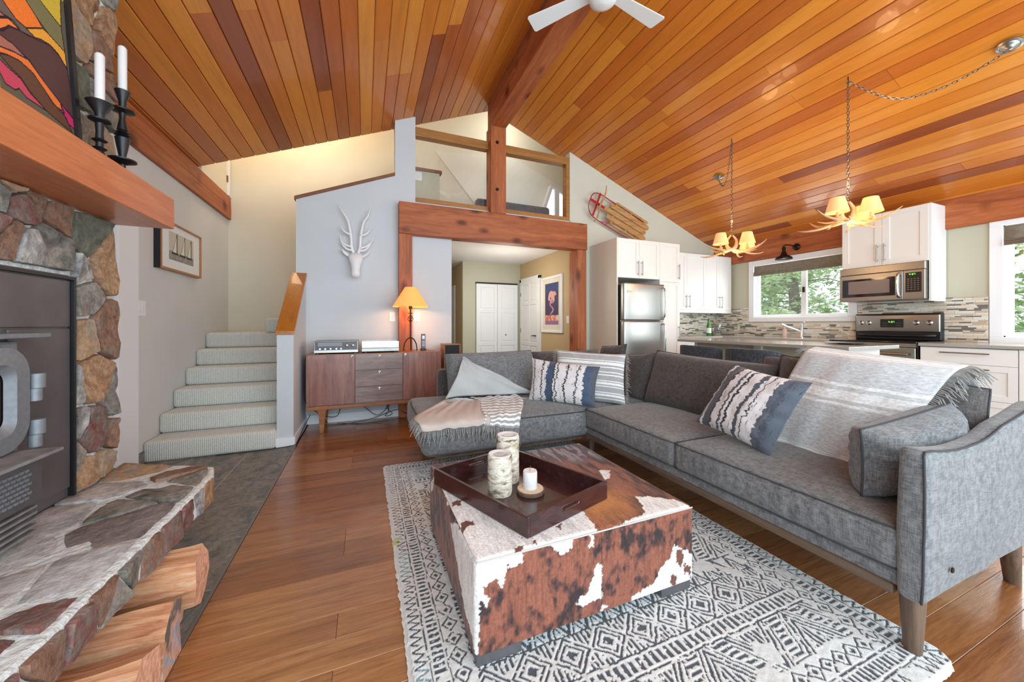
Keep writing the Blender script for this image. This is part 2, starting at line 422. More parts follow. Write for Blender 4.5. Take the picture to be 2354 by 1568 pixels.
HIDE_FRONT_SPOT=[[(1.199, 0.208), (1.238, 0.199), (1.228, 0.129), (1.199, 0.151)], [(1.238, 0.148), (1.282, 0.123), (1.277, 0.08), (1.243, 0.104)], [(1.162, 0.111), (1.204, 0.092), (1.19, 0.054), (1.167, 0.074)]]
HIDE_TOP_WHITE=[[(0.32, 1.708), (0.315, 1.209), (0.328, 1.109), (0.808, 1.117), (0.826, 1.198), (0.835, 1.279), (0.619, 1.382), (0.395, 1.678)], [(0.796, 1.111), (0.937, 1.14), (1.057, 1.159), (1.1, 1.216), (1.128, 1.296), (1.176, 1.268), (1.266, 1.198), (1.287, 1.109), (1.254, 1.065), (0.995, 1.09)], [(1.145, 1.598), (1.2, 1.575), (1.137, 1.487), (1.105, 1.485)]]
HIDE_TOP_SPOT=[[(0.328, 1.337), (0.352, 1.365), (0.402, 1.371), (0.383, 1.34), (0.352, 1.327), (0.323, 1.292)], [(0.473, 1.144), (0.512, 1.16), (0.488, 1.118), (0.465, 1.123)], [(0.542, 1.153), (0.571, 1.163), (0.561, 1.135)], [(0.674, 1.215), (0.707, 1.214), (0.678, 1.183)], [(0.342, 1.55), (0.394, 1.545), (0.378, 1.511), (0.343, 1.518)], [(0.515, 1.197), (0.532, 1.189), (0.523, 1.182)]]
HIDE_SIDE_WHITE=[[(1.078, 0.432), (1.135, 0.409), (1.401, 0.363), (1.494, 0.315), (1.431, 0.265), (1.318, 0.174), (1.244, 0.115), (1.155, 0.113), (1.125, 0.048), (1.078, 0.089)], [(1.986, 0.288), (1.88, 0.349), (1.906, 0.284), (1.97, 0.229)], [(1.657, 0.374), (1.494, 0.438), (1.563, 0.355), (1.599, 0.369)]]
ART={'y': [(1.883, 2.351), (1.979, 2.432), (1.997, 2.446), (1.988, 2.324), (1.94, 2.335), (1.908, 2.343)], 'o': [(1.82, 2.299), (1.883, 2.351), (1.908, 2.343), (1.94, 2.335), (1.988, 2.324), (1.997, 2.233), (1.919, 2.246), (1.868, 2.269)], 'r': [(1.726, 2.22), (1.82, 2.299), (1.868, 2.269), (1.893, 2.248), (1.858, 2.223), (1.816, 2.191), (1.776, 2.193)], 'g': [(1.695, 2.194), (1.726, 2.22), (1.776, 2.193), (1.816, 2.191), (1.853, 2.185), (1.82, 2.169), (1.793, 2.164), (1.767, 2.179), (1.734, 2.171), (1.695, 2.173)], 'd': [(1.816, 2.191), (1.893, 2.248), (1.919, 2.246), (1.997, 2.233), (2.003, 2.17), (1.962, 2.2), (1.924, 2.208), (1.883, 2.199), (1.853, 2.185)], 'r2': [(1.695, 2.126), (1.71, 2.145), (1.746, 2.172), (1.793, 2.164), (1.746, 2.148), (1.734, 2.131), (1.71, 2.107), (1.695, 2.105)], 'm': [(1.695, 2.173), (1.734, 2.171), (1.746, 2.176), (1.71, 2.149), (1.695, 2.126)], 'b': [(1.695, 2.09), (1.726, 2.117), (1.746, 2.144), (1.793, 2.164), (1.853, 2.181), (1.919, 2.204), (1.962, 2.196), (2.003, 2.166), (2.027, 1.978), (1.951, 2.007), (1.878, 2.043), (1.82, 2.078), (1.755, 2.094)], 'm2': [(1.695, 2.09), (1.755, 2.094), (1.82, 2.082), (1.755, 2.068), (1.695, 2.047)], 'r3': [(1.695, 2.047), (1.755, 2.068), (1.82, 2.082), (1.878, 2.043), (1.951, 2.007), (1.968, 1.978), (1.914, 1.982), (1.873, 2.016), (1.83, 2.045), (1.776, 2.052), (1.734, 2.042), (1.695, 2.026)], 'n': [(1.695, 2.022), (1.734, 2.042), (1.776, 2.052), (1.83, 2.045), (1.873, 2.016), (1.914, 1.986), (1.974, 1.963), (2.003, 1.916), (1.883, 1.936), (1.811, 1.967), (1.776, 1.995), (1.734, 2.006), (1.703, 2.021)], 'c': [(1.695, 2.008), (1.734, 1.998), (1.776, 1.991), (1.811, 1.963), (1.883, 1.936), (1.793, 1.937), (1.767, 1.952), (1.75, 1.938), (1.714, 1.938), (1.695, 1.965)], 'c2': [(1.951, 2.007), (2.02, 1.975), (2.027, 1.937), (1.985, 1.943), (1.957, 1.98)]}

# ================================================================ structure
RX, RZ, SL = 1.68, 4.23, .405        # ridge x, ridge height, roof slope
def ceilz(x): return RZ - SL*abs(x-RX)
XL, XR, YF = -1.70, 5.95, 4.70
YE = 4.92                            # where the plank ceiling ends

# --- floor with laminate planks and slate tiles
fl = struct('floor', M['floor_base'], (-1.9, -1.0, -.06, 6.0, 9.0, -.012))
def plank_mesh(name, L, W, T, mat, ch=.003, up=1):
    b = MB(); z0, z1 = (-T, 0)
    prof = [(-W/2, z0), (W/2, z0), (W/2, z1-ch), (W/2-ch, z1), (-W/2+ch, z1), (-W/2, z1-ch)]
    b.prism(prof, 'x', -L/2, L/2)
    me = bpy.data.meshes.new(name); me.from_pydata(b.v, [], b.f); me.materials.append(mat); me.update(); return me
PW = .128; pm = {}
def fpl(L):
    L = round(L, 2)
    if L not in pm: pm[L] = plank_mesh('plank', L-.0015, PW-.0012, .012, M['floor'], .0012)
    return pm[L]
def lay(x0, x1, y0, y1, seed):
    rr = random.Random(seed); y = y0; k = 0
    while y < y1-.01:
        x = x0; first = True
        while x < x1-.05:
            L = round(rr.choice([.5, .8, 1.1]) if first else 1.3, 2); first = False
            if x+L > x1-.25: L = round(x1-x, 2)
            inst(fpl(L), 'plank', (x+L/2, y+PW/2, 0), parent=fl); x += L
        y += PW
lay(-.60, 5.40, .05, 4.72, 3)
struct('trim_1', plain('edge_trim_grey', (128,124,120), .4, .3), (-.615, -.5, -.012, -.602, 3.91, .0035))
tm = {}
rr = random.Random(5); y = .2; row = 0
tiles = thing('slate_tile_floor', (-1.15, 2, 0), 'dark slate tiles on the floor around the stone hearth', 'floor tiles', kind='structure')
box('tile_bed', M['grout'], (-1.72, -.5, -.02, -.615, 3.9, .0), tiles)
xs = [-1.70, -1.37, -.97, -.612]
while y < 3.86:
    h = .42
    for i in range(3):
        x0, x1 = xs[i], xs[i+1]
        y0 = y + (.14 if i == 1 else (.05 if i == 2 else 0)); y1 = min(y0+h, 3.9)
        if y1-y0 < .03: continue
        box('tile', M['slate'], (x0+.0035, y0+.0035, -.012, x1-.0035, y1-.0035, .002+rr.uniform(0, .001)), tiles, bev=.001)
    y += h

# --- plank ceiling
ce = struct('ceiling', M['groove'], mb=MB().prism([(RX, RZ+.03), (XR+.1, ceilz(XR+.1)+.03), (XR+.1, ceilz(XR+.1)+.09), (RX, RZ+.10), (XL-.1, ceilz(XL-.1)+.09), (XL-.1, ceilz(XL-.1)+.03)], 'y', -1.0, YE))
th = math.atan(SL); cs, sn = math.cos(th), math.sin(th); cw = .1335
cm = {}
def cpl(L):
    L = round(L, 1)
    if L not in cm: cm[L] = plank_mesh('plank', L-.002, cw-.0035, .02, M['plank'], .006)
    return cm[L]
rr = random.Random(21)
for side in (-1, 1):
    n = 28 if side < 0 else 36
    for i in range(n):
        s_ = (i+.5)*cw
        x = RX+side*s_*cs; z = RZ-s_*sn
        if x < XL-.06 or x > XR+.08: continue
        nrm = Vector((-side*sn, 0, -cs))      # into the room
        ex = Vector((0, 1, 0)); ez = nrm; ey = ez.cross(ex)
        m4 = Matrix((ex, ey, ez)).transposed().to_4x4()
        yy = -1.0; first = True
        while yy < YE-.01:
            L = rr.choice([1.2, 1.9, 2.6, 3.2, 3.9]) if first else rr.choice([2.4, 3.0, 3.6, 4.2])
            first = False
            if yy+L > YE-.6: L = YE-yy
            L = round(L, 1) if yy+L < YE-.05 else L
            key = round(L, 2)
            if key not in cm: cm[key] = plank_mesh('plank', L-.002, cw-.0035, .02, M['plank'], .006)
            inst(cm[key], 'plank', (x, yy+L/2, z), m4, ce); yy += L

# --- beams and posts
struct('ridge_beam', M['beam_y'], (1.57, -1.0, 3.84, 1.79, 4.74, 4.22), bev=.006)
pst = struct('ridge_post', M['beam_z'], (1.57, 4.60, 2.66, 1.79, 4.80, 3.84), bev=.005)
for z in (3.62, 2.98):
    MB().cyl((1.66, 4.605, z), (1.66, 4.592, z), .022, n=16).build('bolt', M['bronze'], pst)
struct('header_beam', M['beam'], (.38, 4.58, 2.265, 3.095, 4.76, 2.655), bev=.006)
struct('left_post', M['beam_z'], (.38, 4.60, 0, .54, 4.74, 2.265), bev=.005)
struct('right_post', M['beam_z'], (2.94, 4.60, 0, 3.09, 4.84, 2.265), bev=.005)
struct('left_wall_beam', M['beam_y'], mb=MB().box(-1.71, 2.3, 2.545, -1.665, 5.885, 2.70).box(-1.71, 2.3, 2.704, -1.668, 5.885, 2.84), bev=.003)
struct('right_wall_beam', M['beam_y'], (5.91, -1.0, 2.19, 5.97, 4.70, 2.525), bev=.003)

# --- walls
def far_poly(x0, x1, z0, z1=None, zz=None):
    if zz is None: zz = [(x1, z1), (x0, z1)]
    return [(x0, z0), (x1, z0)] + zz
def wallp(name, mat, polys, y0=YF, y1=YF+.12):
    m = MB()
    for p in polys: m.prism(p, 'y', y0, y1)
    return struct(name, mat, mb=m)
wallp('wall_back', M['wall_grey'], [
    [(-.73, 0), (.342, 0), (.342, 3.0), (-.73, 2.566)],
    [(.342, 0), (.59, 0), (.59, ceilz(.59)+.03), (.342, ceilz(.342)+.03)],
    [(.59, 0), (1.055, 0), (1.055, 2.40), (.59, 2.40)],
    [(.59, 2.40), (2.87, 2.40), (2.87, 2.705), (.59, 2.705)]])
wallp('wall_back_kitchen', M['wall_gable'], [
    [(3.02, 0), (6.0, 0), (6.0, ceilz(6.0)+.03), (3.02, ceilz(3.02)+.03)],
    [(2.86, 2.40), (3.02, 2.40), (3.02, ceilz(3.02)+.03), (2.86, ceilz(2.86)+.03)]])
m = MB().prism([(-.745, 2.560), (.342, 2.998), (.342, 3.035), (-.745, 2.597)], 'y', YF-.02, YF+.15)
struct('trim_2', M['cap_brown'], mb=m, bev=.002)
# stair pony wall with sloping wooden cap
m = MB().prism([(3.93, 0), (YF, 0), (YF, 1.70), (3.93, 1.05)], 'x', -.765, -.63)
struct('wall_pony', M['wall_grey'], mb=m)
m = MB().prism([(3.915, 1.05), (YF, 1.70), (YF, 1.735), (3.915, 1.085)], 'x', -.775, -.62)
struct('trim_3', M['cap'], mb=m, bev=.003)
struct('baseboard_pony', M['trim'], mb=MB().box(-.77, 3.912, 0, -.618, 3.93, .085).box(-.63, 3.93, 0, -.616, 4.69, .085))
struct('baseboard_back', M['trim'], mb=MB().box(-.62, 4.685, 0, .38, 4.70, .10).box(.54, 4.685, 0, 1.055, 4.70, .10))
# left wall and stairwell
struct('wall_left', M['wall_left'], (-1.82, 2.3, 0, XL, 5.895, 5.4))
struct('wall_left_front', M['wall_left'], (-1.82, -1.0, 0, XL, 2.3, 3.2))
struct('wall_stair_back', M['wall_cream'], (-1.9, 5.89, 0, 1.0, 6.0, 5.4))
struct('wall_loft_back', M['wall_cream'], (1.0, 5.89, 2.56, 4.9, 6.0, 5.4))
struct('wall_hall_side', M['wall_cream'], (.95, 4.82, 0, 1.05, 8.6, 2.42))
struct('wall_loft_right', M['wall_cream'], (4.6, 4.82, 2.56, 4.7, 5.9, 5.4))
struct('ceiling_upper', M['white'], (-1.9, 4.93, 5.3, 4.8, 6.0, 5.4))
struct('wall_upper_front', M['wall_cream'], mb=MB().prism([(-1.9, ceilz(-1.9)+.05), (RX, RZ+.05), (4.8, ceilz(4.8)+.05), (4.8, 5.4), (-1.9, 5.4)], 'y', YE-.01, YE+.08))
struct('floor_loft', M['white'], (.6, 4.82, 2.44, 4.6, 5.89, 2.60))
struct('wall_column_return', M['wall_cream'], (.35, 4.82, 2.4, .40, 5.0, 3.9))
# hallway behind the beam
struct('ceiling_hall', M['white'], (1.0, 4.76, 2.385, 3.1, 8.6, 2.43))
struct('wall_hall_back', M['wall_sage'], (1.77, 6.9, 0, 3.1, 7.0, 2.4))
struct('wall_hall_right', M['wall_tan'], (3.0, 4.84, 0, 3.1, 6.9, 2.4))
struct('wall_hall_passage', M['wall_tan'], (1.775, 7.0, 0, 1.85, 8.6, 2.4))
struct('wall_hall_end', M['wall_tan'], (1.0, 8.5, 0, 1.9, 8.6, 2.4))
struct('baseboard_hall', M['trim'], mb=MB().box(1.77, 6.885, 0, 2.0, 6.9, .1).box(2.985, 4.86, 0, 3.0, 5.93, .1))
# passage door casing far back
box('door_casing', M['white'], (1.755, 7.55, 0, 1.775, 7.87, 1.98), label='white door casing at the far end of the hallway passage', cat='door frame')
# right (kitchen) wall with two window holes
def wall_holes(name, mat, x0, x1, y0, y1, z0, z1, holes):
    m = MB(); ys = y0
    for (a, b, c, d) in sorted(holes):
        m.box(x0, ys, z0, x1, a, z1); m.box(x0, a, z0, x1, b, c); m.box(x0, a, d, x1, b, z1); ys = b
    m.box(x0, ys, z0, x1, y1, z1)
    return struct(name, mat, mb=m)
wall_holes('wall_right', M['wall_sage'], XR, XR+.14, -1.0, 4.82, 0, 2.60, [(.25, 1.48, 1.02, 2.14), (2.72, 3.98, 1.255, 2.10)])
def window(idx, y0, y1, z0, z1, mull, tr=.085):
    wn = thing('window_%d' % idx, (XR, (y0+y1)/2, z0), None, None, kind='structure')
    m = MB(); X0, X1 = XR-.022, XR
    m.box(X0, y0-tr, z1, X1, y1+tr, z1+tr).box(X0, y0-tr, z0-tr*.8, X1, y1+tr, z0).box(X0, y0-tr, z0, X1, y0, z1).box(X0, y1, z0, X1, y1+tr, z1)
    m.build('casing', M['trim'], wn, bev=.003)
    m = MB(); m.box(XR, y0, z0, XR+.10, y0+.012, z1).box(XR, y1-.012, z0, XR+.10, y1, z1).box(XR, y0, z0, XR+.10, y1, z0+.012).box(XR, y0, z1-.012, XR+.10, y1, z1)
    m.build('jamb', M['trim'], wn)
    ys = [y0+.012]+mull+[y1-.012]
    for i in range(len(ys)-1):
        a, b = ys[i], ys[i+1]; f = .035; X0, X1 = XR+.05, XR+.085
        m = MB().box(X0, a, z0+.012, X1, a+f, z1-.012).box(X0, b-f, z0+.012, X1, b, z1-.012).box(X0, a+f, z0+.012, X1, b-f, z0+.012+f).box(X0, a+f, z1-.012-f, X1, b-f, z1-.012)
        s = m.build('sash', M['trim'], wn, bev=.002)
        MB().box(XR+.062, a+f, z0+f, XR+.066, b-f, z1-f).build('pane', M['glass'], s)
    return wn
w1 = window(1, 2.72, 3.98, 1.255, 2.10, [3.29])
w2 = window(2, .25, 1.48, 1.02, 2.14, [])
MB().box(XR+.035, 3.275, 1.62, XR+.05, 3.30, 1.70).build('latch', M['bronze'], w1)
# left wall door casing beside the chimney and door above the stair beam
struct('trim_4', M['trim'], (-1.70, 3.52, 0, -1.672, 3.775, 2.05), bev=.003)
d = thing('door_1', (-1.69, 5.5, 2.85), None, None, kind='structure')
box('casing', M['trim'], (-1.70, 5.80, 2.85, -1.67, 5.86, 4.6), d); box('panel', M['wall_cream'], (-1.698, 5.0, 2.85, -1.685, 5.80, 4.6), d)
MB().box(-1.685, 5.77, 3.02, -1.672, 5.795, 3.10).build('hinge', M['cap_brown'], d)
struct('baseboard_left', M['slate'], (-1.70, 2.5, 0, -1.685, 3.9, .10))

# carpeted stairs
st = thing('staircase', (-1.2, 4.3, 0), 'carpeted stair flight of pale ribbed grey treads rising behind the low wall', 'stairs', kind='structure')
for i in range(6):
    y0 = 3.90+.25*i; y1 = y0+.30 if i < 5 else 5.89; z1 = .175*(i+1)
    def fn(p, i=i): return p
    m = MB().rbox(XL+.001, y0-.02, z1-.175, -.766 if i < 5 else .8, y1, z1, .03, sub=(4,1,1), seg=4)
    o = m.build('tread', M['carpet'], st, smooth=True)
MB().rbox(-1.12, 5.12, 1.05, .8, 5.889, 1.225, .03, sub=(2,2,1), seg=4).build('tread', M['carpet'], st, smooth=True)
MB().rbox(-.60, 5.12, 1.225, .8, 5.889, 1.40, .03, sub=(2,2,1), seg=4).build('tread', M['carpet'], st, smooth=True)

# loft: rails, glass, dormer, window, sofa
for (x0, x1) in ((.592, 1.57), (1.79, 2.858)):
    tag(MB().box(x0, 4.70, 3.555, x1, 4.81, 3.665).build('loft_rail', M['rail'], bev=.004), kind='structure')
    tag(MB().box(x0, 4.70, 2.706, x1, 4.81, 2.765).build('loft_sill', M['rail'], bev=.003), kind='structure')
    gl = box('glass_panel', M['railglass'], (x0+.005, 4.752, 2.765, x1-.005, 4.758, 3.555)); tag(gl, 'clear glass loft panel %s the upright beam' % ('left of' if x0 < 1 else 'right of'), 'glass panel', 'glass panels under the loft rail')
tag(MB().box(2.80, 4.70, 2.765, 2.858, 4.81, 3.555).build('loft_end_post', M['rail'], bev=.003), kind='structure')
m = MB().add([(1.05,5.885,3.96),(2.45,5.885,4.08),(3.60,5.885,3.62),(4.2,5.885,3.35),(4.2,5.885,2.6),(2.2,5.885,2.6),(1.05,5.875,3.96),(2.45,5.875,4.08),(3.60,5.86,3.62),(4.2,5.85,3.35),(4.2,5.80,2.6),(2.2,5.80,2.6)],
    [(11,10,9,8,7,6),(0,1,2,3,4,5)]+[(i,(i+1)%6,6+(i+1)%6,6+i) for i in range(6)])
struct('ceiling_dormer', M['loft_white'], mb=m)
struct('wall_loft_partition', M['wall_sage'], mb=MB().box(.4, 5.4, 2.6, 1.03, 5.46, 3.40)); box('loft_partition_cap', M['cap_brown'], (.4, 5.37, 3.40, 1.06, 5.49, 3.44), kind='structure')
# loft window in the gable end
lw = thing('window_3', (3.25, 5.8, 2.95), None, None, kind='structure')
gp = lambda a: a
pts = [(2.78, 2.75), (3.10, 3.66), (3.52, 3.50), (3.85, 3.36), (3.85, 2.75)]
def ring(pts, w):
    cx = sum(p[0] for p in pts)/len(pts); cz = sum(p[1] for p in pts)/len(pts)
    return [(cx+(p[0]-cx)*w, cz+(p[1]-cz)*w) for p in pts]
inn = ring(pts, .88); n = len(pts)
m = MB().add([(p[0], 5.74, p[1]) for p in pts]+[(p[0], 5.74, p[1]) for p in inn]+[(p[0], 5.84, p[1]) for p in pts]+[(p[0], 5.84, p[1]) for p in inn],
    [f for i in range(n) for f in ((i,(i+1)%n,n+(i+1)%n,n+i),(2*n+i,3*n+i,3*n+(i+1)%n,2*n+(i+1)%n),(i,2*n+i,2*n+(i+1)%n,(i+1)%n),(n+i,n+(i+1)%n,3*n+(i+1)%n,3*n+i))])
m.box(3.18, 5.735, 2.78, 3.27, 5.83, 3.60)
m.build('casing', M['trim'], lw)
m = MB().prism(inn, 'y', 5.79, 5.80); t = NT('bright_sky_pane'); t.set(C(240,245,250), .3, emis=(.9,.95,1,1), es=1.0)
m.build('pane', t.m, lw)
def loft_sofa(x0, x1, lab):
    s = thing('loft_sofa', ((x0+x1)/2, 5.3, 2.6), lab, 'sofa', 'sofas up in the loft')
    MB().rbox(x0, 5.20, 2.6, x1, 5.36, 2.6+.46, .05, (4,2,2), 3).build('backrest', M['stool'], s, smooth=True)
    MB().rbox(x0, 5.36, 2.6, x1, 5.72, 2.82, .05, (4,2,2), 3).build('seat', M['stool'], s, smooth=True)
loft_sofa(1.55, 2.80, 'grey sofa back seen through the loft glass around the upright beam')
loft_sofa(3.35, 3.9, 'dark grey sofa corner by the loft window at the right end')

# light switches and outlets
def plate(lab, p, ax, wd=.07, ht=.115, kind='switch', n=1):
    t = thing('light_switch' if kind == 'switch' else 'wall_outlet', p, lab, 'switch' if kind == 'switch' else 'outlet')
    x, y, z = p
    if ax == 'y':
        box('cover_plate', M['trim'], (x-wd/2, y-.006, z-ht/2, x+wd/2, y, z+ht/2), t, bev=.002)
        for k in range(n):
            xx = x+(k-(n-1)/2)*.045; box('rocker', M['white'], (xx-.016, y-.010, z-.033, xx+.016, y-.006, z+.033), t, bev=.001)
    else:
        s = 1 if ax == 'x' else -1
        box('cover_plate', M['trim'], (x, y-wd/2, z-ht/2, x+s*.006, y+wd/2, z+ht/2), t, bev=.002)
        for k in range(n):
            yy = y+(k-(n-1)/2)*.045; box('rocker', M['white'], (x+s*.006, yy-.016, z-.033, x+s*.010, yy+.016, z+.033), t, bev=.001)
plate('white double light switch on the grey wall beside the chimney', (-1.70, 3.86, 1.28), 'x', .13, .125, n=2)
plate('white light switch left of the wooden post behind the lamp', (.31, 4.70, 1.24), 'y')
plate('white light switch just behind the lamp stem', (.60, 4.70, 1.24), 'y', .08)
plate('white light switch on the tan hall wall by the poster', (3.0, 4.98, 1.22), 'x-', .08, .12)
plate('white outlet on the mosaic between bottle and window', (4.98, 4.676, 1.15), 'y', kind='outlet')
plate('white light switch high on the loft partition', (.72, 5.4, 3.32), 'y', .10, .12)

# hallway doors
def rp_door(parent, ax, p, a0, a1, z0, z1, cols, rows, out=-1):
    """raised-panel slab; ax 'y': face normal along y"""
    def bb(u0, u1, w0, w1, d0, d1):
        return (u0, p+out*d0, w0, u1, p+out*d1, w1) if ax == 'y' else (p+out*d0, u0, w0, p+out*d1, u1, w1)
    m = MB().box(*bb(a0, a1, z0, z1, 0, .02)); st_ = .07; W = (a1-a0-st_*(cols+1))/cols
    H = z1-z0; 
    us = [a0+i*(W+st_) for i in range(cols+1)]
    for u in us: m.box(*bb(u, u+st_, z0, z1, .02, .034))
    zz = z0
    edges = [0]+rows+[1]
    for e in [0]+rows: m.box(*bb(a0, a1, z0+e*H, z0+e*H+st_, .02, .0335))
    m.box(*bb(a0, a1, z1-st_, z1, .02, .0335))
    for i in range(cols):
        for j in range(len(edges)-1):
            lo = z0+edges[j]*H+st_+.025; hi = z0+edges[j+1]*H-(.025 if j < len(edges)-2 else st_+.025)
            m.box(*bb(us[i]+st_+.025, us[i+1]-.025, lo, hi, .02, .030))
    return m.build('door_panel', M['white'], parent, bev=.003)
d = thing('door_2', (2.48, 6.88, 0), None, None, kind='structure')
rp_door(d, 'y', 6.885, 2.035, 2.475, .02, 1.955, 1, [.36, .70]); rp_door(d, 'y', 6.885, 2.48, 2.92, .02, 1.955, 1, [.36, .70])
box('top_track', M['blackmatte'], (2.03, 6.86, 1.957, 2.925, 6.90, 1.985), d)
MB().lathe([(.0, 0), (.012, .002), (.02, .014), (.018, .024), (0, .03)], (2.66, 6.848, .93), 14, 'y').build('knob', M['steel_d'], d, smooth=True)
d = thing('door_3', (2.98, 6.4, 0), None, None, kind='structure')
rp_door(d, 'x', 2.995, 5.99, 6.78, .02, 2.0, 2, [.36, .76])
m = MB().box(2.965, 5.92, 0, 3.0, 5.99, 2.06).box(2.965, 6.78, 0, 3.0, 6.85, 2.06).box(2.965, 5.92, 2.0, 3.0, 6.85, 2.07); m.build('casing', M['white'], d, bev=.003)
m = MB().cyl((2.96, 6.08, .93), (2.92, 6.08, .93), .012).tube([(2.925, 6.08, .93), (2.92, 6.13, .932), (2.92, 6.19, .925)], .009); m.build('handle', M['bronze'], d, smooth=True)
for z in (.3, 1.02, 1.75): box('hinge', M['steel_d'], (2.957, 6.765, z-.04, 2.968, 6.785, z+.04), d)
# framed poster on the tan wall
t = thing('framed_poster', (2.98, 5.5, 1.0), 'white framed poster of a purple mountain on the tan hallway wall', 'picture')
m = MB().box(2.97, 5.13, 1.0, 3.0, 5.17, 1.98).box(2.97, 5.84, 1.0, 3.0, 5.88, 1.98).box(2.97, 5.17, 1.0, 3.0, 5.84, 1.04).box(2.97, 5.17, 1.94, 3.0, 5.84, 1.98); m.build('frame', M['white'], t, bev=.003)
box('mat_board', M['wall_cream'], (2.985, 5.17, 1.04, 2.995, 5.84, 1.94), t)
def art_grid(name, mat, parent, P, u, v, nu, nv, colfn, uvrot=False):
    """flat grid from point P along vectors u,v with a vertex colour per vertex"""
    P, u, v = Vector(P), Vector(u), Vector(v); vs = []; cols = []
    for j in range(nv+1):
        for i in range(nu+1): vs.append(tuple(P+u*(i/nu)+v*(j/nv)))
    m = MB(); m.v = vs; m.f = [(j*(nu+1)+i, j*(nu+1)+i+1, (j+1)*(nu+1)+i+1, (j+1)*(nu+1)+i) for j in range(nv) for i in range(nu)]
    o = m.build(name, mat, parent)
    U, V = np.meshgrid(np.linspace(0, 1, nu+1), np.linspace(0, 1, nv+1))
    c = colfn(U, V).reshape(-1, 3)
    a = o.data.color_attributes.new('Col', 'FLOAT_COLOR', 'POINT'); buf = np.ones((len(vs), 4), dtype=np.float32); buf[:, :3] = c
    a.data.foreach_set('color', buf.ravel()); return o
def L3(r, g, b): return np.array(C(r, g, b)[:3])
def npnoise(U, V, sx, sy, seed=0, oct=3):
    rs = np.random.RandomState(seed); out = np.zeros_like(U); amp = 1; tot = 0
    for o_ in range(oct):
        G = rs.rand(int(sy*2**o_)+3, int(sx*2**o_)+3); x = U*sx*2**o_; y = V*sy*2**o_
        x = np.clip(x, 0, G.shape[1]-1.001); y = np.clip(y, 0, G.shape[0]-1.001)
        xi = x.astype(int); yi = y.astype(int); fx = x-xi; fy = y-yi; fx = fx*fx*(3-2*fx); fy = fy*fy*(3-2*fy)
        out += amp*((G[yi, xi]*(1-fx)+G[yi, xi+1]*fx)*(1-fy)+(G[yi+1, xi]*(1-fx)+G[yi+1, xi+1]*fx)*fy); tot += amp; amp *= .55
    return out/tot
M['print'] = attrmat('print_paint', .6)
def poster(U, V):
    n = npnoise(U, V, 6, 8, 3); c = np.zeros(U.shape+(3,)); c[:] = L3(70, 60, 92)
    c[V > .78] = L3(64, 74, 120)
    mt = (np.hypot((U-.52-.25*(n-.5))/.30, (V-.66-.2*(n-.5))/.13) < 1) & (n > .38); c[mt] = L3(214, 160, 158)
    sw = (np.abs(U-.5-.12*np.sin(V*22)) < .09*n) & (n > .4) & (V < .56) & (V > .24); c[sw] = L3(190, 130, 150)
    c[V < .22] = L3(206, 120, 96); c[(V < .22) & (n > .52)] = L3(226, 196, 190); c[V < .10] = L3(150, 110, 150); return c
art_grid('print', M['print'], t, (2.984, 5.74, 1.14), (0, -.48, 0), (0, 0, .72), 40, 60, poster)
# framed sailing photograph on left wall
t = thing('framed_photograph', (-1.68, 4.5, 1.64), 'wood framed black and white photograph of sailing boats above the stairs', 'picture')
x1 = -1.655
m = MB().box(-1.70, 4.07, 1.645, x1, 4.095, 2.095).box(-1.70, 4.885, 1.645, x1, 4.91, 2.095).box(-1.70, 4.095, 1.645, x1, 4.885, 1.665).box(-1.70, 4.095, 2.075, x1, 4.885, 2.095)
m.build('frame', M['oak'], t, bev=.002)
box('frame_side', M['black'], (-1.70, 4.055, 1.643, -1.657, 4.07, 2.097), t)
box('mat_board', M['white'], (-1.69, 4.09, 1.66, -1.668, 4.89, 2.08), t)
def sail(U, V):
    n = npnoise(U, V, 20, 8, 9); c = np.zeros(U.shape+(3,)); c[:] = L3(206, 200, 184)
    sea = V < .28+.05*n; c[sea] = (.25+.5*n[sea])[:, None]*np.array([.6,.58,.52])
    for k, x in enumerate((.30, .62, .9)):
        s = (U > x-.24*(1-V)) & (U < x) & (V > .22); c[s] = L3(230, 226, 210)
        e = (np.abs(U-x) < .015) & (V > .2); c[e] = L3(90, 84, 76)
        e = (np.abs(U-(x-.24*(1-V))) < .008) & (V > .2); c[e] = L3(120, 114, 104)
        e = (V < .3) & (V > .2) & (U > x-.2) & (U < x+.03); c[e] = L3(60, 56, 54)
    return c
art_grid('print', M['print'], t, (-1.667, 4.24, 1.75), (0, .50, 0), (0, 0, .26), 80, 40, sail)

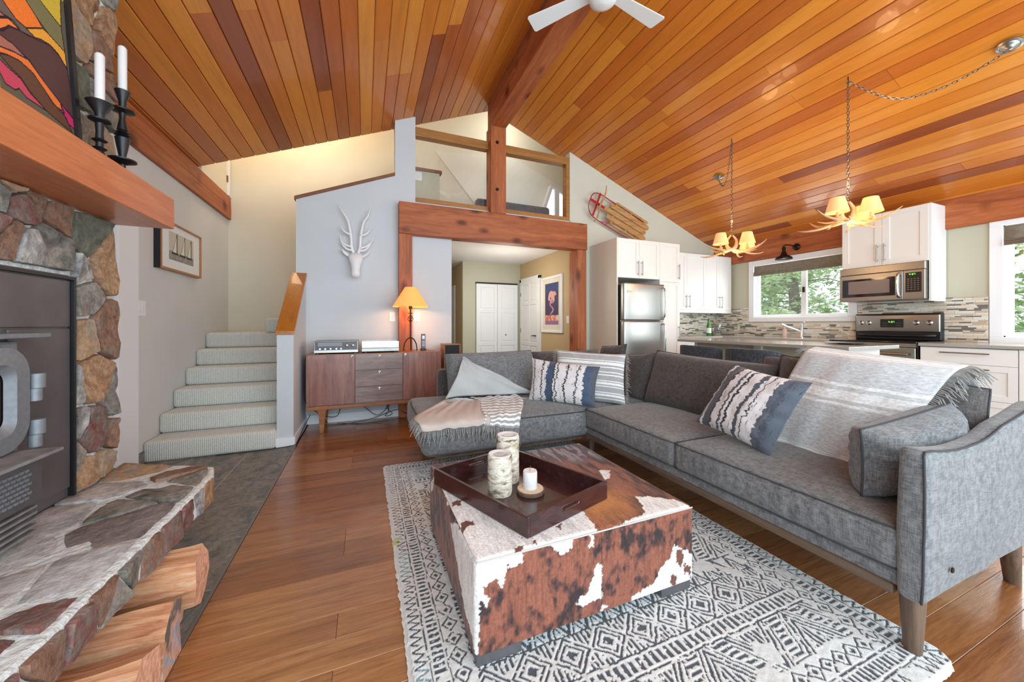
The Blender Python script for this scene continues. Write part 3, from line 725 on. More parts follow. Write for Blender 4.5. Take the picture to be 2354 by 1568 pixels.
# ================================================================ fireplace
def clip_poly(poly, a, b, c):        # keep a*x+b*y<=c
    out = []; n = len(poly)
    for i in range(n):
        p, q = poly[i], poly[(i+1) % n]; dp = a*p[0]+b*p[1]-c; dq = a*q[0]+b*q[1]-c
        if dp <= 0: out.append(p)
        if (dp < 0 < dq) or (dq < 0 < dp):
            t = dp/(dp-dq); out.append((p[0]+(q[0]-p[0])*t, p[1]+(q[1]-p[1])*t))
    return out
def voronoi(seeds, dom):
    cells = []
    for i, s in enumerate(seeds):
        poly = list(dom)
        for j, t in enumerate(seeds):
            if i == j: continue
            a, b = t[0]-s[0], t[1]-s[1]; c = (t[0]**2+t[1]**2-s[0]**2-s[1]**2)/2
            poly = clip_poly(poly, a, b, c)
            if len(poly) < 3: break
        cells.append(poly)
    return cells
def stone_obj(poly, gap, depth, mp, mat, parent, rr, name='stone', flatness=.5):
    """poly in 2D, mp(u,v,d)->3D"""
    if len(poly) < 3: return
    cx = sum(p[0] for p in poly)/len(poly); cy = sum(p[1] for p in poly)/len(poly)
    # inset, resample
    ins = []
    n = len(poly); P = []
    per = sum(math.dist(poly[i], poly[(i+1) % n]) for i in range(n))
    step = max(.018, per/22)
    for i in range(n):
        p, q = poly[i], poly[(i+1) % n]; L = math.dist(p, q); k = max(1, round(L/step))
        for j in range(k): P.append((lerp(p[0], q[0], j/k), lerp(p[1], q[1], j/k)))
    m = len(P); A = []
    for p in P:
        d = math.hypot(p[0]-cx, p[1]-cy) or 1e-6; g = gap*(1+rr.uniform(-.35, .5)); f = max(.2, 1-g/d)
        A.append((cx+(p[0]-cx)*f+mnoise.noise(Vector((p[0]*22, p[1]*22, 4)))*gap*.6, cy+(p[1]-cy)*f+mnoise.noise(Vector((p[1]*22, p[0]*22, 9)))*gap*.6))
    # smooth corners
    A = [((A[i-1][0]+6*A[i][0]+A[(i+1) % m][0])/8, (A[i-1][1]+6*A[i][1]+A[(i+1) % m][1])/8) for i in range(m)]
    vs = []; dd = depth*rr.uniform(.75, 1.15); tx, ty = rr.uniform(-.12, .12), rr.uniform(-.12, .12)
    for (f, dep) in ((1.0, -.004), (.995, dd*.70), (.955, dd*.97), (.6, dd)):
        for (x, y) in A:
            u, v = cx+(x-cx)*f, cy+(y-cy)*f
            nz = (mnoise.noise(Vector((u*11, v*11, depth*50)))*.4+mnoise.noise(Vector((u*34, v*34, 7)))*.22)*depth
            dp = dep+(nz+(u-cx)*tx+(v-cy)*ty if dep > 0 else 0)
            vs.append(mp(u, v, dp))
    vs.append(mp(cx, cy, dd+(mnoise.noise(Vector((cx*14, cy*14, 1))))*.3*depth))
    fs = []
    for r_ in range(3):
        for i in range(m): fs.append((r_*m+i, r_*m+(i+1) % m, (r_+1)*m+(i+1) % m, (r_+1)*m+i))
    for i in range(m): fs.append((3*m+i, 3*m+(i+1) % m, 4*m))
    return MB().add(vs, fs).build(name, M[mat], parent, smooth=True, auto=50)
rr = random.Random(77)
FX = -1.205       # mortar face of the chimney
fp = thing('stone_fireplace', (-1.45, 1.6, 0), 'floor to ceiling fieldstone chimney breast with pale mortar on the left', 'fireplace')
MB().prism([(XL, 0), (FX, 0), (FX, ceilz(FX)-.03), (XL, ceilz(XL)-.03)], 'y', 2.20, 2.455).build('mortar', M['mortar'], fp)
MB().prism([(XL, 1.36), (FX, 1.36), (FX, ceilz(FX)-.03), (XL, ceilz(XL)-.03)], 'y', .2, 2.20).build('mortar', M['mortar'], fp)
MB().box(XL, .2, 0, FX-.12, 2.20, 1.36).build('mortar', M['mortar'], fp)
mpx = lambda u, v, d: (FX+d, u, v)
col = [(2.415,1.45,'st_orange'),(2.25,1.55,'st_green'),(2.20,1.38,'st_light'),(2.235,1.27,'st_grey'),(2.40,1.12,'st_brown'),(2.25,1.09,'st_tan'),
  (2.30,.90,'st_orange'),(2.475,.79,'st_grey'),(2.165,.86,'st_light'),(2.31,.645,'st_red'),(2.50,.575,'st_brown'),(2.165,.70,'st_light'),(2.17,.56,'st_grey'),(2.43,.44,'st_tan'),(2.25,.45,'st_orange')]
cells = voronoi([(a, b) for a, b, c in col], [(2.195,.40),(2.475,.40),(2.475,1.66),(2.195,1.66)])
for (a, b, c), p in zip(col, cells): stone_obj(p, .006, .032, mpx, c, fp, rr)
lin_ = [(1.831,1.60,'st_grey'),(1.93,1.586,'st_red'),(1.992,1.647,'st_brown'),(2.095,1.615,'st_brown'),(1.884,1.68,'st_tan'),(1.815,1.49,'st_red'),(1.874,1.46,'st_brown'),(2.06,1.48,'st_grey'),(1.95,1.45,'st_light'),
  (1.70,1.58,'st_grey'),(1.68,1.44,'st_tan'),(1.55,1.5,'st_grey'),(1.4,1.6,'st_brown'),(1.35,1.45,'st_grey'),(1.15,1.5,'st_orange')]
cells = voronoi([(a, b) for a, b, c in lin_], [(1.0,1.372),(2.19,1.372),(2.19,1.66),(1.0,1.66)])
for (a, b, c), p in zip(lin_, cells): stone_obj(p, .0055, .030, mpx, c, fp, rr)
up = [(2.29,2.66,'st_orange'),(2.42,2.60,'st_orange'),(2.19,2.45,'st_tan'),(2.38,2.44,'st_brown'),(2.40,2.36,'st_brown'),(2.19,2.20,'st_green'),(2.36,2.03,'st_tan'),(2.38,2.22,'st_grey'),(2.22,2.02,'st_grey'),(2.40,2.86,'st_grey'),
  (2.15,2.82,'st_light'),(2.05,2.5,'st_grey'),(2.0,2.75,'st_red'),(2.02,2.2,'st_tan'),(1.9,1.95,'st_grey'),(1.75,2.7,'st_tan'),(1.6,2.4,'st_grey'),(1.5,2.8,'st_orange'),(1.3,2.1,'st_brown'),(1.15,2.6,'st_grey'),(2.3,1.88,'st_brown')]
cells = voronoi([(a, b) for a, b, c in up], [(1.0,1.83),(2.475,1.83),(2.475,3.02),(1.0,3.02)])
for (a, b, c), p in zip(up, cells): stone_obj(p, .005, .032, mpx, c, fp, rr)
# side face stones (turned to the stairs)
mps = lambda u, v, d: (u, 2.468+d, v)
ss = [(-1.5+rr.uniform(-.15, .2), .2+.26*k+rr.uniform(-.08, .08), rr.choice(['st_grey','st_tan','st_brown'])) for k in range(11)]
cells = voronoi([(a, b) for a, b, c in ss], [(-1.69,.02),(-1.21,.02),(-1.21,3.0),(-1.69,3.0)])
for (a, b, c), p in zip(ss, cells): stone_obj(p, .01, .02, mps, c, fp, rr)

# mantel
MB().rbox(-1.30, -.3, 1.663, -.96, 2.50, 1.826, .006, (1,1,1), 2).build('mantel_shelf', M['mantel'], label='thick reddish timber mantel shelf across the stone chimney', cat='mantel', bev=0)
# wood stove
ws = thing('wood_stove', (-1.2, 1.6, .4), 'black steel wood stove insert with an arched glass door under the mantel', 'stove')
MB().box(-1.32, .9, .41, -1.185, 2.165, 1.36).build('surround', M['iron'], ws, bev=.004)
MB().box(-1.188, .9, 1.137, -1.176, 2.15, 1.335).box(-1.188, 1.86, .45, -1.176, 2.15, 1.131).build('panel', M['iron'], ws, bev=.003)
MB().box(-1.19, .9, 1.340, -1.165, 2.165, 1.352).box(-1.19, 2.152, .41, -1.165, 2.165, 1.34).build('edge_strip', M['black'], ws)
MB().box(-1.24, .9, 1.10, -1.09, 1.90, 1.118).build('top_ledge', M['iron_grey'], ws, bev=.004)
MB().box(-1.20, .95, .62, -1.14, 1.845, 1.09).build('firebox', M['iron_grey'], ws, bev=.01)
def rrect(y0, y1, z0, z1, r, n=6):
    out = []
    for (cy, cz, a0) in ((y1-r, z1-r, 0), (y0+r, z1-r, 90), (y0+r, z0+r, 180), (y1-r, z0+r, 270)):
        for k in range(n+1):
            a = math.radians(a0+90*k/n); out.append((cy+r*math.cos(a), cz+r*math.sin(a)))
    return out
o_ = rrect(1.0, 1.83, .715, 1.075, .10); i_ = rrect(1.10, 1.765, .775, 1.015, .05); i2 = rrect(1.12, 1.745, .795, .995, .04); n = len(o_)
vs = [(-1.135, *p) for p in o_]+[(-1.10, *p) for p in ring(o_, .985)]+[(-1.095, *p) for p in i_]+[(-1.115, *p) for p in i2]
MB().add(vs, [(r_*n+i, r_*n+(i+1) % n, (r_+1)*n+(i+1) % n, (r_+1)*n+i) for r_ in range(3) for i in range(n)]).build('door', M['iron_grey'], ws, smooth=True, auto=40)
dr = [o for o in ws.children if o.name.startswith('door')] or [bpy.data.objects['door']]
MB().prism(i2, 'x', -1.125, -1.118).build('door_glass', M['darkglass'], ws)
for z in (.92, .755):
    MB().cyl((-1.10, 1.852, z), (-1.10, 1.852, z+.052), .021).cyl((-1.10, 1.845, z-.045), (-1.10, 1.845, z-.001), .017).build('hinge', M['iron_grey'], ws, smooth=True, auto=40)
MB().prism([(.95, .70), (1.80, .70), (1.80, .712), (.95, .712)], 'x', -1.19, -1.0).build('ash_shelf', M['ash'], ws, bev=.003)
m = MB().box(-1.19, .95, .545, -1.035, 1.765, .70); m.build('lower_panel', M['iron'], ws, bev=.004)
m = MB()
for a in range(26):
    for b in range(7):
        y = 1.20+a*.02+(b % 2)*.01; z = .575+b*.015
        m.box(-1.036, y-.006, z-.0045, -1.031, y+.006, z+.0045)
m.build('grille_mesh', M['iron_grey'], ws, kind='stuff')
for k in range(5): MB().box(-1.20, .95, .435+k*.021, -1.05, 1.77, .443+k*.021).build('louver_slat', M['ash'], ws)
MB().box(-1.25, .95, .405, -1.12, 1.77, .54).build('louver_backing', M['blackmatte'], ws)
MB().box(-1.05, 1.47, .43, -1.03, 1.495, .53).build('damper_lever', M['black'], ws, bev=.003)
MB().box(-1.25, 1.77, .405, -1.14, 1.84, .58).build('side_post', M['black'], ws)

# hearth slab
M['hs_lt'] = stone('hearth_stone_light', [(150,150,152),(182,182,184),(200,198,198),(166,166,170)], 3)
M['hs_br'] = stone('hearth_stone_brown', [(106,98,96),(136,124,120),(150,142,140)], 4)
hs = thing('hearth_slab', (-.95, 1.3, .26), 'raised hearth slab of flat fieldstones and white mortar before the stove', 'hearth')
hout = [(-1.20, .55), (-.74, .55), (-.725, .95), (-.715, 1.3), (-.715, 1.7), (-.71, 2.05), (-.713, 2.255), (-.75, 2.385), (-.90, 2.47), (-1.20, 2.56)]
MB().prism(hout, 'z', .265, .388).build('mortar_bed', M['mortar'], hs, bev=.012)
box('plinth', M['mortar'], (-1.20, .55, 0, -1.02, 2.40, .265), hs)
mpz = lambda u, v, d: (u, v, .386+d)
hseed = [(-.877,2.37,'st_brown'),(-.86,2.10,'st_grey'),(-.87,1.81,'hs_br'),(-.80,1.50,'hs_lt'),(-1.0,1.46,'hs_lt'),(-1.09,1.95,'hs_lt'),(-1.09,1.68,'hs_lt'),(-1.09,2.22,'hs_lt'),(-.77,1.33,'st_red'),(-.765,2.235,'st_grey'),
   (-.81,1.20,'st_red'),(-1.05,2.42,'st_tan'),(-.98,1.15,'st_light'),(-1.12,1.35,'st_light'),(-.80,.95,'st_grey'),(-1.0,.8,'st_brown'),(-.95,1.98,'st_grey'),(-1.0,1.0,'st_light')]
hin = [(x if x < -1.1 else x-.018, y) for x, y in hout]
cells = voronoi([(a, b) for a, b, c in hseed], hin)
for (a, b, c), p in zip(hseed, cells): stone_obj(p, .007, .009, mpz, c, hs, rr)
mpe = lambda u, v, d: (-.717+d, u, v)
es = [(2.17,.325,'st_orange'),(2.00,.315,'st_red'),(2.07,.345,'st_light'),(1.81,.33,'st_red'),(1.68,.33,'st_brown'),(1.56,.34,'st_grey'),(1.50,.30,'st_grey'),(1.42,.36,'st_brown'),(1.34,.33,'st_red'),(1.22,.335,'st_brown'),(1.10,.33,'st_red'),(1.16,.29,'st_light'),(.95,.33,'st_grey'),(.78,.33,'st_brown')]
cells = voronoi([(a, b) for a, b, c in es], [(.6,.262),(2.25,.262),(2.25,.384),(.6,.384)])
for (a, b, c), p in zip(es, cells): stone_obj(p, .006, .014, mpe, c, hs, rr)

# firewood
def split_log(loc_end, yaw, L, prof, lab, seed, em='logend'):
    r2 = random.Random(seed); m = MB(); n = len(prof); K = 9; vs = []
    for k in range(K+1):
        t = k/K
        for (a, b) in prof:
            j = mnoise.noise(Vector((t*3+seed, a*30, b*30)))*.012
            e = (r2.uniform(-.008, .008) if k == K else 0)
            vs.append((-L+L*t+e, a*(1+j*4), b+j))
    fs = [(k*n+i, k*n+(i+1) % n, (k+1)*n+(i+1) % n, (k+1)*n+i) for k in range(K) for i in range(n)]
    c, s = math.cos(yaw), math.sin(yaw)
    T = lambda p: (loc_end[0]+p[0]*c-p[1]*s, loc_end[1]+p[0]*s+p[1]*c, loc_end[2]+p[2])
    t = thing('firewood_log', (loc_end[0]-L/2, loc_end[1], loc_end[2]), lab, 'firewood', 'split firewood under the hearth slab')
    # bark on faces whose profile segment is flagged by outer curve: use side split
    M1 = MB().add([T(v) for v in vs], fs+[tuple(range(n-1, -1, -1))])
    M1.build('split_wood', M['log'], t, smooth=False)
    cap = [T(v) for v in vs[K*n:]]; cc = tuple(sum(p[i] for p in cap)/n for i in range(3))
    e = MB().add(cap+[cc], [(i, (i+1) % n, n) for i in range(n)]); e.build('cut_end', M[em], t)
    return t
split_log((-.605, 1.80, .06), .10, .42, [(-.085,.02),(-.02,-.01),(.06,.0),(.095,.06),(.085,.14),(.03,.20),(-.05,.17),(-.10,.09)], 'topmost split log with a rounded pinkish end sticking out furthest back', 3)
split_log((-.60, 1.555, .014), .14, .45, [(-.09,.0),(.06,-.01),(.10,.05),(.085,.16),(.02,.19),(-.07,.14)], 'middle split log with blue-grey patches on its end', 8, 'logend2')
split_log((-.585, 1.36, .014), .10, .45, [(-.10,.0),(.02,-.01),(.09,.03),(.08,.15),(-.02,.19),(-.09,.13)], 'splintery orange split log nearest to the camera', 14)
split_log((-.66, 1.72, .01), .05, .36, [(-.06,.0),(.05,.0),(.07,.04),(.02,.065),(-.05,.05)], 'thin split log at the bottom of the pile by the floor edge', 23)
# bluish weathering stains on the middle log
blue = plain('blue_stain', (130,160,186), .9, nz=.2)
lg = bpy.data.objects['firewood_log.001']


# painting leaning on the chimney
DATA_ART = ART
def pip(U, V, poly):
    inside = np.zeros(U.shape, bool); n = len(poly); j = n-1
    for i in range(n):
        xi, yi = poly[i]; xj, yj = poly[j]
        with np.errstate(divide='ignore', invalid='ignore'):
            cnd = ((yi > V) != (yj > V)) & (U < (xj-xi)*(V-yi)/((yj-yi) if yj != yi else 1e-9)+xi)
        inside ^= cnd; j = i
    return inside
def edge_d(U, V, poly):
    d = np.full(U.shape, 9.0)
    for i in range(len(poly)):
        ax, ay = poly[i]; bx, by = poly[(i+1) % len(poly)]; L = (bx-ax)**2+(by-ay)**2+1e-12
        t = np.clip(((U-ax)*(bx-ax)+(V-ay)*(by-ay))/L, 0, 1)
        d = np.minimum(d, np.hypot(U-ax-t*(bx-ax), V-ay-t*(by-ay)))
    return d
pt = thing('abstract_painting', (-1.1, 1.65, 1.83), 'bold abstract painting of orange, plum and olive bands leaning on the chimney', 'painting')
Y0, Y1, Z0, Z1 = 1.25, 2.012, 1.85, 2.78
acol = {'y': (214,184,66), 'o': (128,122,84), 'r': (250,130,52), 'g': (112,98,88), 'd': (240,168,60), 'r2': (250,134,66), 'm': (176,112,100), 'b': (92,62,60), 'm2': (178,112,96), 'r3': (240,126,58), 'n': (106,72,54), 'c': (206,76,98), 'c2': (206,50,110)}
def artfn(U, V):
    y = Y0+U*(Y1-Y0); z = Z0+V*(Z1-Z0)
    c = np.zeros(U.shape+(3,)); c[:] = L3(104, 96, 80)
    wv = z+.10*np.sin(y*9)+(y-1.7)*.9
    far = (y < 1.695) | (z > 2.44)
    bands = [(92,62,60), (240,126,58), (128,122,84), (214,184,66), (176,112,100), (206,76,98)]
    k = (np.floor((wv+4)/.13).astype(int)) % 6
    for i, b in enumerate(bands): c[far & (k == i)] = L3(*b)
    dl = np.abs(((wv+4)/.13) % 1-.5); c[far & (dl > .47)] = L3(46, 30, 40)
    line = np.zeros(U.shape, bool)
    for kk, poly in DATA_ART.items():
        ins = pip(y, z, poly); c[ins] = L3(*acol[kk]); line |= edge_d(y, z, poly) < .0024
    c[line & ~far] = L3(46, 30, 44)
    return c
lean = lambda z: -1.085-(z-1.85)*.06
art_grid('canvas', M['print'], pt, (lean(Z0), Y0, Z0), (0, Y1-Y0, 0), (lean(Z1)-lean(Z0), 0, Z1-Z0), 320, 390, artfn)
def lbar(y0, y1, z0, z1):
    return MB().add([(lean(z0)-.02, y0, z0),(lean(z0)+.012, y0, z0),(lean(z0)+.012, y1, z0),(lean(z0)-.02, y1, z0),(lean(z1)-.02, y0, z1),(lean(z1)+.012, y0, z1),(lean(z1)+.012, y1, z1),(lean(z1)-.02, y1, z1)],
      [(0,3,2,1),(4,5,6,7),(0,1,5,4),(1,2,6,5),(2,3,7,6),(3,0,4,7)])
lbar(Y1, Y1+.022, Z0-.018, Z1+.022).build('frame', M['black'], pt); lbar(Y0-.022, Y0, Z0-.018, Z1+.022).build('frame', M['black'], pt)
lbar(Y0, Y1, Z0-.018, Z0+.002).build('frame', M['black'], pt); lbar(Y0, Y1, Z1, Z1+.022).build('frame', M['black'], pt)

# candlesticks
def candlestick(x, y, prof, ctop, lab):
    t = thing('candlestick', (x, y, 1.826), lab, 'candlestick', 'black candlesticks on the mantel')
    MB().lathe([(r, z) for z, r in prof], (x, y, 0), 24).build('stem', M['black'], t, smooth=True, auto=50)
    zt = prof[-1][0]
    MB().lathe([(.0155, zt-.02), (.0155, ctop-.012), (.010, ctop-.004), (.003, ctop)], (x, y, 0), 16).build('candle', M['candle'], t, smooth=True, auto=50)
    MB().cyl((x, y, ctop-.002), (x+.002, y, ctop+.012), .0012, n=6).build('wick', M['blackmatte'], t)
candlestick(-1.03, 2.197, [(1.826,.05),(1.832,.05),(1.838,.012),(1.880,.011),(1.896,.048),(1.902,.048),(1.908,.011),(1.96,.020),(2.0,.026),(2.004,.012),(2.012,.028),(2.018,.012),(2.024,.024),(2.030,.012),(2.036,.019),(2.09,.010),(2.115,.012),(2.124,.042),(2.130,.042),(2.134,.012),(2.17,.014),(2.215,.027),(2.218,.024)], 2.424, 'taller black candlestick with a white candle near the mantel end')
candlestick(-1.03, 2.045, [(1.826,.045),(1.832,.045),(1.838,.012),(1.86,.018),(1.875,.012),(1.885,.023),(1.892,.012),(1.91,.012),(1.918,.024),(1.926,.013),(1.95,.012),(1.99,.014),(2.0,.034),(2.006,.034),(2.012,.013),(2.03,.016),(2.075,.042),(2.079,.038)], 2.286, 'shorter black candlestick with a white candle beside the painting')

# ================================================================ rug
def np_mesh(name, P, nu, nv, cols, mat, parent=None, **k):
    """P (nv+1,nu+1,3) numpy grid"""
    me = bpy.data.meshes.new(name); nV = (nu+1)*(nv+1); nF = nu*nv
    og = Vector(((P[...,0].min()+P[...,0].max())/2, (P[...,1].min()+P[...,1].max())/2, P[...,2].min()))
    Q = (P.reshape(-1, 3)-np.array(og)).astype(np.float32)
    me.vertices.add(nV); me.vertices.foreach_set('co', Q.ravel())
    i = np.arange(nu)[None, :]; j = np.arange(nv)[:, None]; a = j*(nu+1)+i
    F = np.stack([a, a+1, a+nu+2, a+nu+1], -1).reshape(-1, 4).astype(np.int32)
    me.loops.add(nF*4); me.polygons.add(nF)
    me.loops.foreach_set('vertex_index', F.ravel()); me.polygons.foreach_set('loop_start', np.arange(0, nF*4, 4, dtype=np.int32))
    me.polygons.foreach_set('use_smooth', np.ones(nF, bool)); me.update(calc_edges=True); me.validate()
    at = me.color_attributes.new('Col', 'FLOAT_COLOR', 'POINT'); buf = np.ones((nV, 4), dtype=np.float32); buf[:, :3] = cols.reshape(-1, 3)
    at.data.foreach_set('color', buf.ravel()); me.materials.append(mat)
    o = bpy.data.objects.new(name, me); COL.objects.link(o)
    o.location = og-(WO[parent.name] if parent else Vector((0,0,0)))
    if parent: o.parent = parent
    WO[o.name] = og; return tag(o, **k)
M['rug'] = attrmat('rug_wool', .95, .002, 500, sheen=.3, spec=.1)
rx0, rx1, ry0, ry1 = .13, 1.865, .545, 3.05
nu, nv = 500, 720
U, V = np.meshgrid(np.linspace(0, 1, nu+1), np.linspace(0, 1, nv+1))
X_ = rx0+U*(rx1-rx0); Y_ = ry0+V*(ry1-ry0)
n1 = npnoise(U, V, 60, 85, 1, 2)-.5; n2 = npnoise(U, V, 55, 80, 2, 2)-.5; nb = npnoise(U, V, 9, 13, 4, 4); nf = npnoise(U, V, 120, 170, 6, 2)
x = X_-rx0+n1*.008; y = Y_-ry0+n2*.008; W_, H_ = rx1-rx0, ry1-ry0
s = np.minimum(np.minimum(x, W_-x), np.minimum(y, H_-y)); tt = np.where(np.minimum(x, W_-x) < np.minimum(y, H_-y), y, x)
D = np.zeros_like(x, bool); teal = np.zeros_like(D)
fr = lambda a: a-np.floor(a)
z = np.abs(fr(tt/.034)-.5)*2
D |= (s > .018) & (s < .062) & (np.abs(z-(s-.018)/.044) < .20)
teal |= D & (fr(tt/.66) > .72)
D |= (np.abs(s-.068) < .0025) | (np.abs(s-.128) < .0028)
D |= (s > .080) & (s < .118) & (fr(tt/.024) < .56)
z = np.abs(fr(tt/.07)-.5)*2; q = z+np.abs(s-.165)/.03
D |= (s > .132) & (s < .198) & ((np.abs(q-.9) < .14) | (q < .35))
F_ = s > .205
rows = [.17, .07, .15, .10, .19, .08, .16, .06]; kinds = [0, 2, 1, 4, 0, 3, 5, 2]
edges = [0.2]
k = 0
while edges[-1] < H_-.2: edges.append(edges[-1]+rows[k % 8]); k += 1
for k in range(len(edges)-1):
    r0, r1 = edges[k], edges[k+1]; m = F_ & (y >= r0) & (y < r1); h = r1-r0; b = (y-r0)/h*2-1; kd = kinds[k % 8]
    wd = {0: h*1.25, 1: h, 2: .03, 3: h*.9, 4: h*.8, 5: h*1.1}[kd]; ph = x/wd+(.5 if k % 2 else 0); cell = np.floor(ph); a = fr(ph)*2-1
    if kd == 0:
        bb = np.where((cell % 2) == 0, b, -b); f = np.abs(a)*.95+(bb+1)/2
        dd = (np.abs(f-.93) < .05) | (np.abs(f-.74) < .045) | ((f < .60) & (fr(a*5) < .55) & (np.abs(bb) < .8)) | (np.abs(f-1.12) < .03) | ((f > 1.25) & (fr(b*4) < .5))
    elif kd == 1:
        f = np.abs(a)+np.abs(b); dd = (np.abs(f-.92) < .08) | (np.abs(f-.60) < .07) | (f < .3) | ((f > 1.2) & (fr(a*4) < .5))
    elif kd == 2: dd = (np.abs(a) < .55) & (np.abs(b) < .62)
    elif kd == 3:
        f = np.maximum(np.abs(a), np.abs(b)); dd = (np.abs(f-.74) < .12) | (f < .30)
    elif kd == 4: dd = (np.abs(np.abs(a)-(b+1)/2) < .16) | (np.abs(np.abs(a)-(b+1)/2-.5) < .08)
    else:
        f = np.maximum(np.abs(a), np.abs(b)); dd = ((np.abs(f-.80) < .07) & ~((a > 0) & (np.abs(b) < .2))) | ((np.abs(f-.42) < .09) & (a > -.2)) | ((np.abs(a) < .12) & (np.abs(b) < .2))
    D |= m & dd
    D |= F_ & (np.abs(y-r0) < .0035)
wear = (nb > .33) & (nf > .30); D &= wear; teal &= D
light_ = L3(228, 228, 226)*(.86+.2*nb)[..., None]; dark_ = L3(72, 77, 86)*(.8+.5*nf)[..., None]
colr = np.where(D[..., None], dark_, light_); colr = np.where(teal[..., None], L3(128, 162, 170), colr)
colr = np.where(((s < .035) & ~D & (npnoise(U, V, 6, 8, 15) > .62))[..., None], L3(206, 208, 150), colr)
Zr = .016+.003*nf-.003*D
edge = np.minimum(s, .02)/.02; Zr = np.where(s < .012, .004+Zr*.5*np.clip(edge, 0, 1), Zr)
jx = (npnoise(U, V, 90, 130, 8, 2)-.5)*.005*(s < .02)
dx, dy = rx1-.11-X_, Y_-(ry0+.09)
cm_ = (dx < 0) & (dy < 0); rad = np.hypot(dx, dy)+1e-9; sc_ = np.where(cm_ & (rad > .10), .10/rad, 1)
X2 = np.where(cm_, rx1-.11-dx*sc_, X_); Y2 = np.where(cm_, ry0+.09+dy*sc_, Y_)
X2[:, 0] += jx[:, 0]; X2[:, -1] += jx[:, -1]; Y2[0, :] += jx[0, :]; Y2[-1, :] += jx[-1, :]
np_mesh('area_rug', np.stack([X2+jx, Y2+jx, Zr], -1), nu, nv, colr, M['rug'], label='ivory and charcoal tribal patterned wool rug under the cowhide ottoman', cat='rug')

# ================================================================ ottoman
M['hide'] = attrmat('cowhide', .8, .003, 120, sheen=.15, spec=.25, streak=(150, 150, 16))
M['hide_top'] = attrmat('cowhide_top', .55, .002, 120, sheen=.1, spec=.3, streak=(150, 30, 150))
ot = thing('cowhide_ottoman', (.81, 1.57, .018), 'large square brown and white cowhide ottoman in the middle of the rug', 'ottoman')
ox0, ox1, oy0, oy1, oz0, oz1 = .33, 1.30, 1.126, 2.02, .065, .372
BR, DK, WH, TN = L3(146, 88, 70), L3(60, 46, 48), L3(244, 244, 244), L3(208, 138, 72)
def rnd(P, r=.022):
    lo = np.array([ox0, oy0, oz0])+r; hi = np.array([ox1, oy1, oz1])-r; lo[2] = oz0+.006
    q = np.clip(P, lo, hi); d = P-q; m = np.abs(d).max(-1, keepdims=True); l = np.linalg.norm(d, axis=-1, keepdims=True)+1e-12
    return q+d/l*m
def hide_face(kind, nu, nv, seed):
    U, V = np.meshgrid(np.linspace(0, 1, nu+1), np.linspace(0, 1, nv+1))
    n1 = npnoise(U, V, 70, 40, seed, 2)-.5; n2 = npnoise(U, V, 50, 14, seed+1, 3)-.5; pat = npnoise(U, V, 13, 4, seed+2, 4); pt2 = npnoise(U, V, 46, 9, seed+3, 3)
    if kind in ('front', 'back'):
        X = ox0+U*(ox1-ox0); Z = oz0+V*(oz1-oz0); P = np.stack([X, np.full_like(X, oy0 if kind == 'front' else oy1), Z], -1); a, b = X, Z
    elif kind in ('left', 'right'):
        Y = oy0+U*(oy1-oy0); Z = oz0+V*(oz1-oz0); P = np.stack([np.full_like(Y, ox0 if kind == 'left' else ox1), Y, Z], -1); a, b = Y, Z
    else:
        X = ox0+U*(ox1-ox0); Y = oy0+V*(oy1-oy0); P = np.stack([X, Y, np.full_like(X, oz1)], -1); a, b = X, Y
    mixd = np.clip((pat*.5+pt2*.5-.46)*6, 0, 1)[..., None]
    c = BR*(1-mixd)+DK*mixd; a2 = a+n1*.016; b2 = b+n2*.035
    if kind == 'top':
        c = c*1.0
        tn = np.exp(-(((X-.93)/.16)**2+((Y-1.33)/.17)**2)*1.2); c = c*(1-tn[..., None])+TN*tn[..., None]
        bk = np.clip((Y-1.70)/.12+pt2-.5, 0, 1)[..., None]; gy = np.where((pt2 > .52)[..., None], L3(150, 140, 146), L3(84, 74, 84)); c = c*(1-bk)+gy*bk
        Ws, Ss = HIDE_TOP_WHITE, HIDE_TOP_SPOT
    elif kind == 'front': Ws, Ss = HIDE_FRONT_WHITE, HIDE_FRONT_SPOT
    elif kind == 'left': Ws, Ss = HIDE_SIDE_WHITE, []
    else: Ws, Ss = [], []; c = np.where((pat > .56)[..., None], WH, c)
    for p in Ws: c = np.where(pip(a2, b2, p)[..., None], WH*(.93+.1*pt2[..., None]), c)
    for p in Ss: c = np.where(pip(a2, b2, p)[..., None], BR*.6+DK*.3, c)
    if kind in ('front', 'top'):   # seam between the hides
        sx = np.abs(a-.824)+ (np.clip(b-1.2, 0, 9)*.25 if kind == 'top' else 0); c = np.where((sx < .002)[..., None], c*.5, c)
    Q = rnd(P); Q[..., 2] += .004*npnoise(U, V, 5, 5, seed+9) if kind == 'top' else 0
    if kind in ('back', 'left'): Q = Q[:, ::-1]; c = c[:, ::-1]
    return Q, c
for kd, a, b, sd in (('front', 216, 76, 1), ('back', 60, 24, 2), ('left', 200, 76, 3), ('right', 60, 24, 4), ('top', 216, 200, 5)):
    Q, c = hide_face(kd, a, b, sd); np_mesh('hide_panel', Q, a, b, c, M['hide_top' if kd == 'top' else 'hide'], ot)
for (x, y) in ((ox0+.01, oy0+.012), (ox1-.17, oy0+.012), (ox0+.01, oy1-.17), (ox1-.17, oy1-.17)):
    box('foot', M['iron'], (x, y, .018, x+.16, y+.16, .067), ot, bev=.002)
m = MB().tube([(ox0+.006, oy0+.006, oz1-.006), ((ox0+ox1)/2, oy0+.003, oz1-.004), (ox1-.006, oy0+.006, oz1-.006)], .003, 6); m.build('seam_welt', plain('hide_welt', (190,186,180), .8), ot)

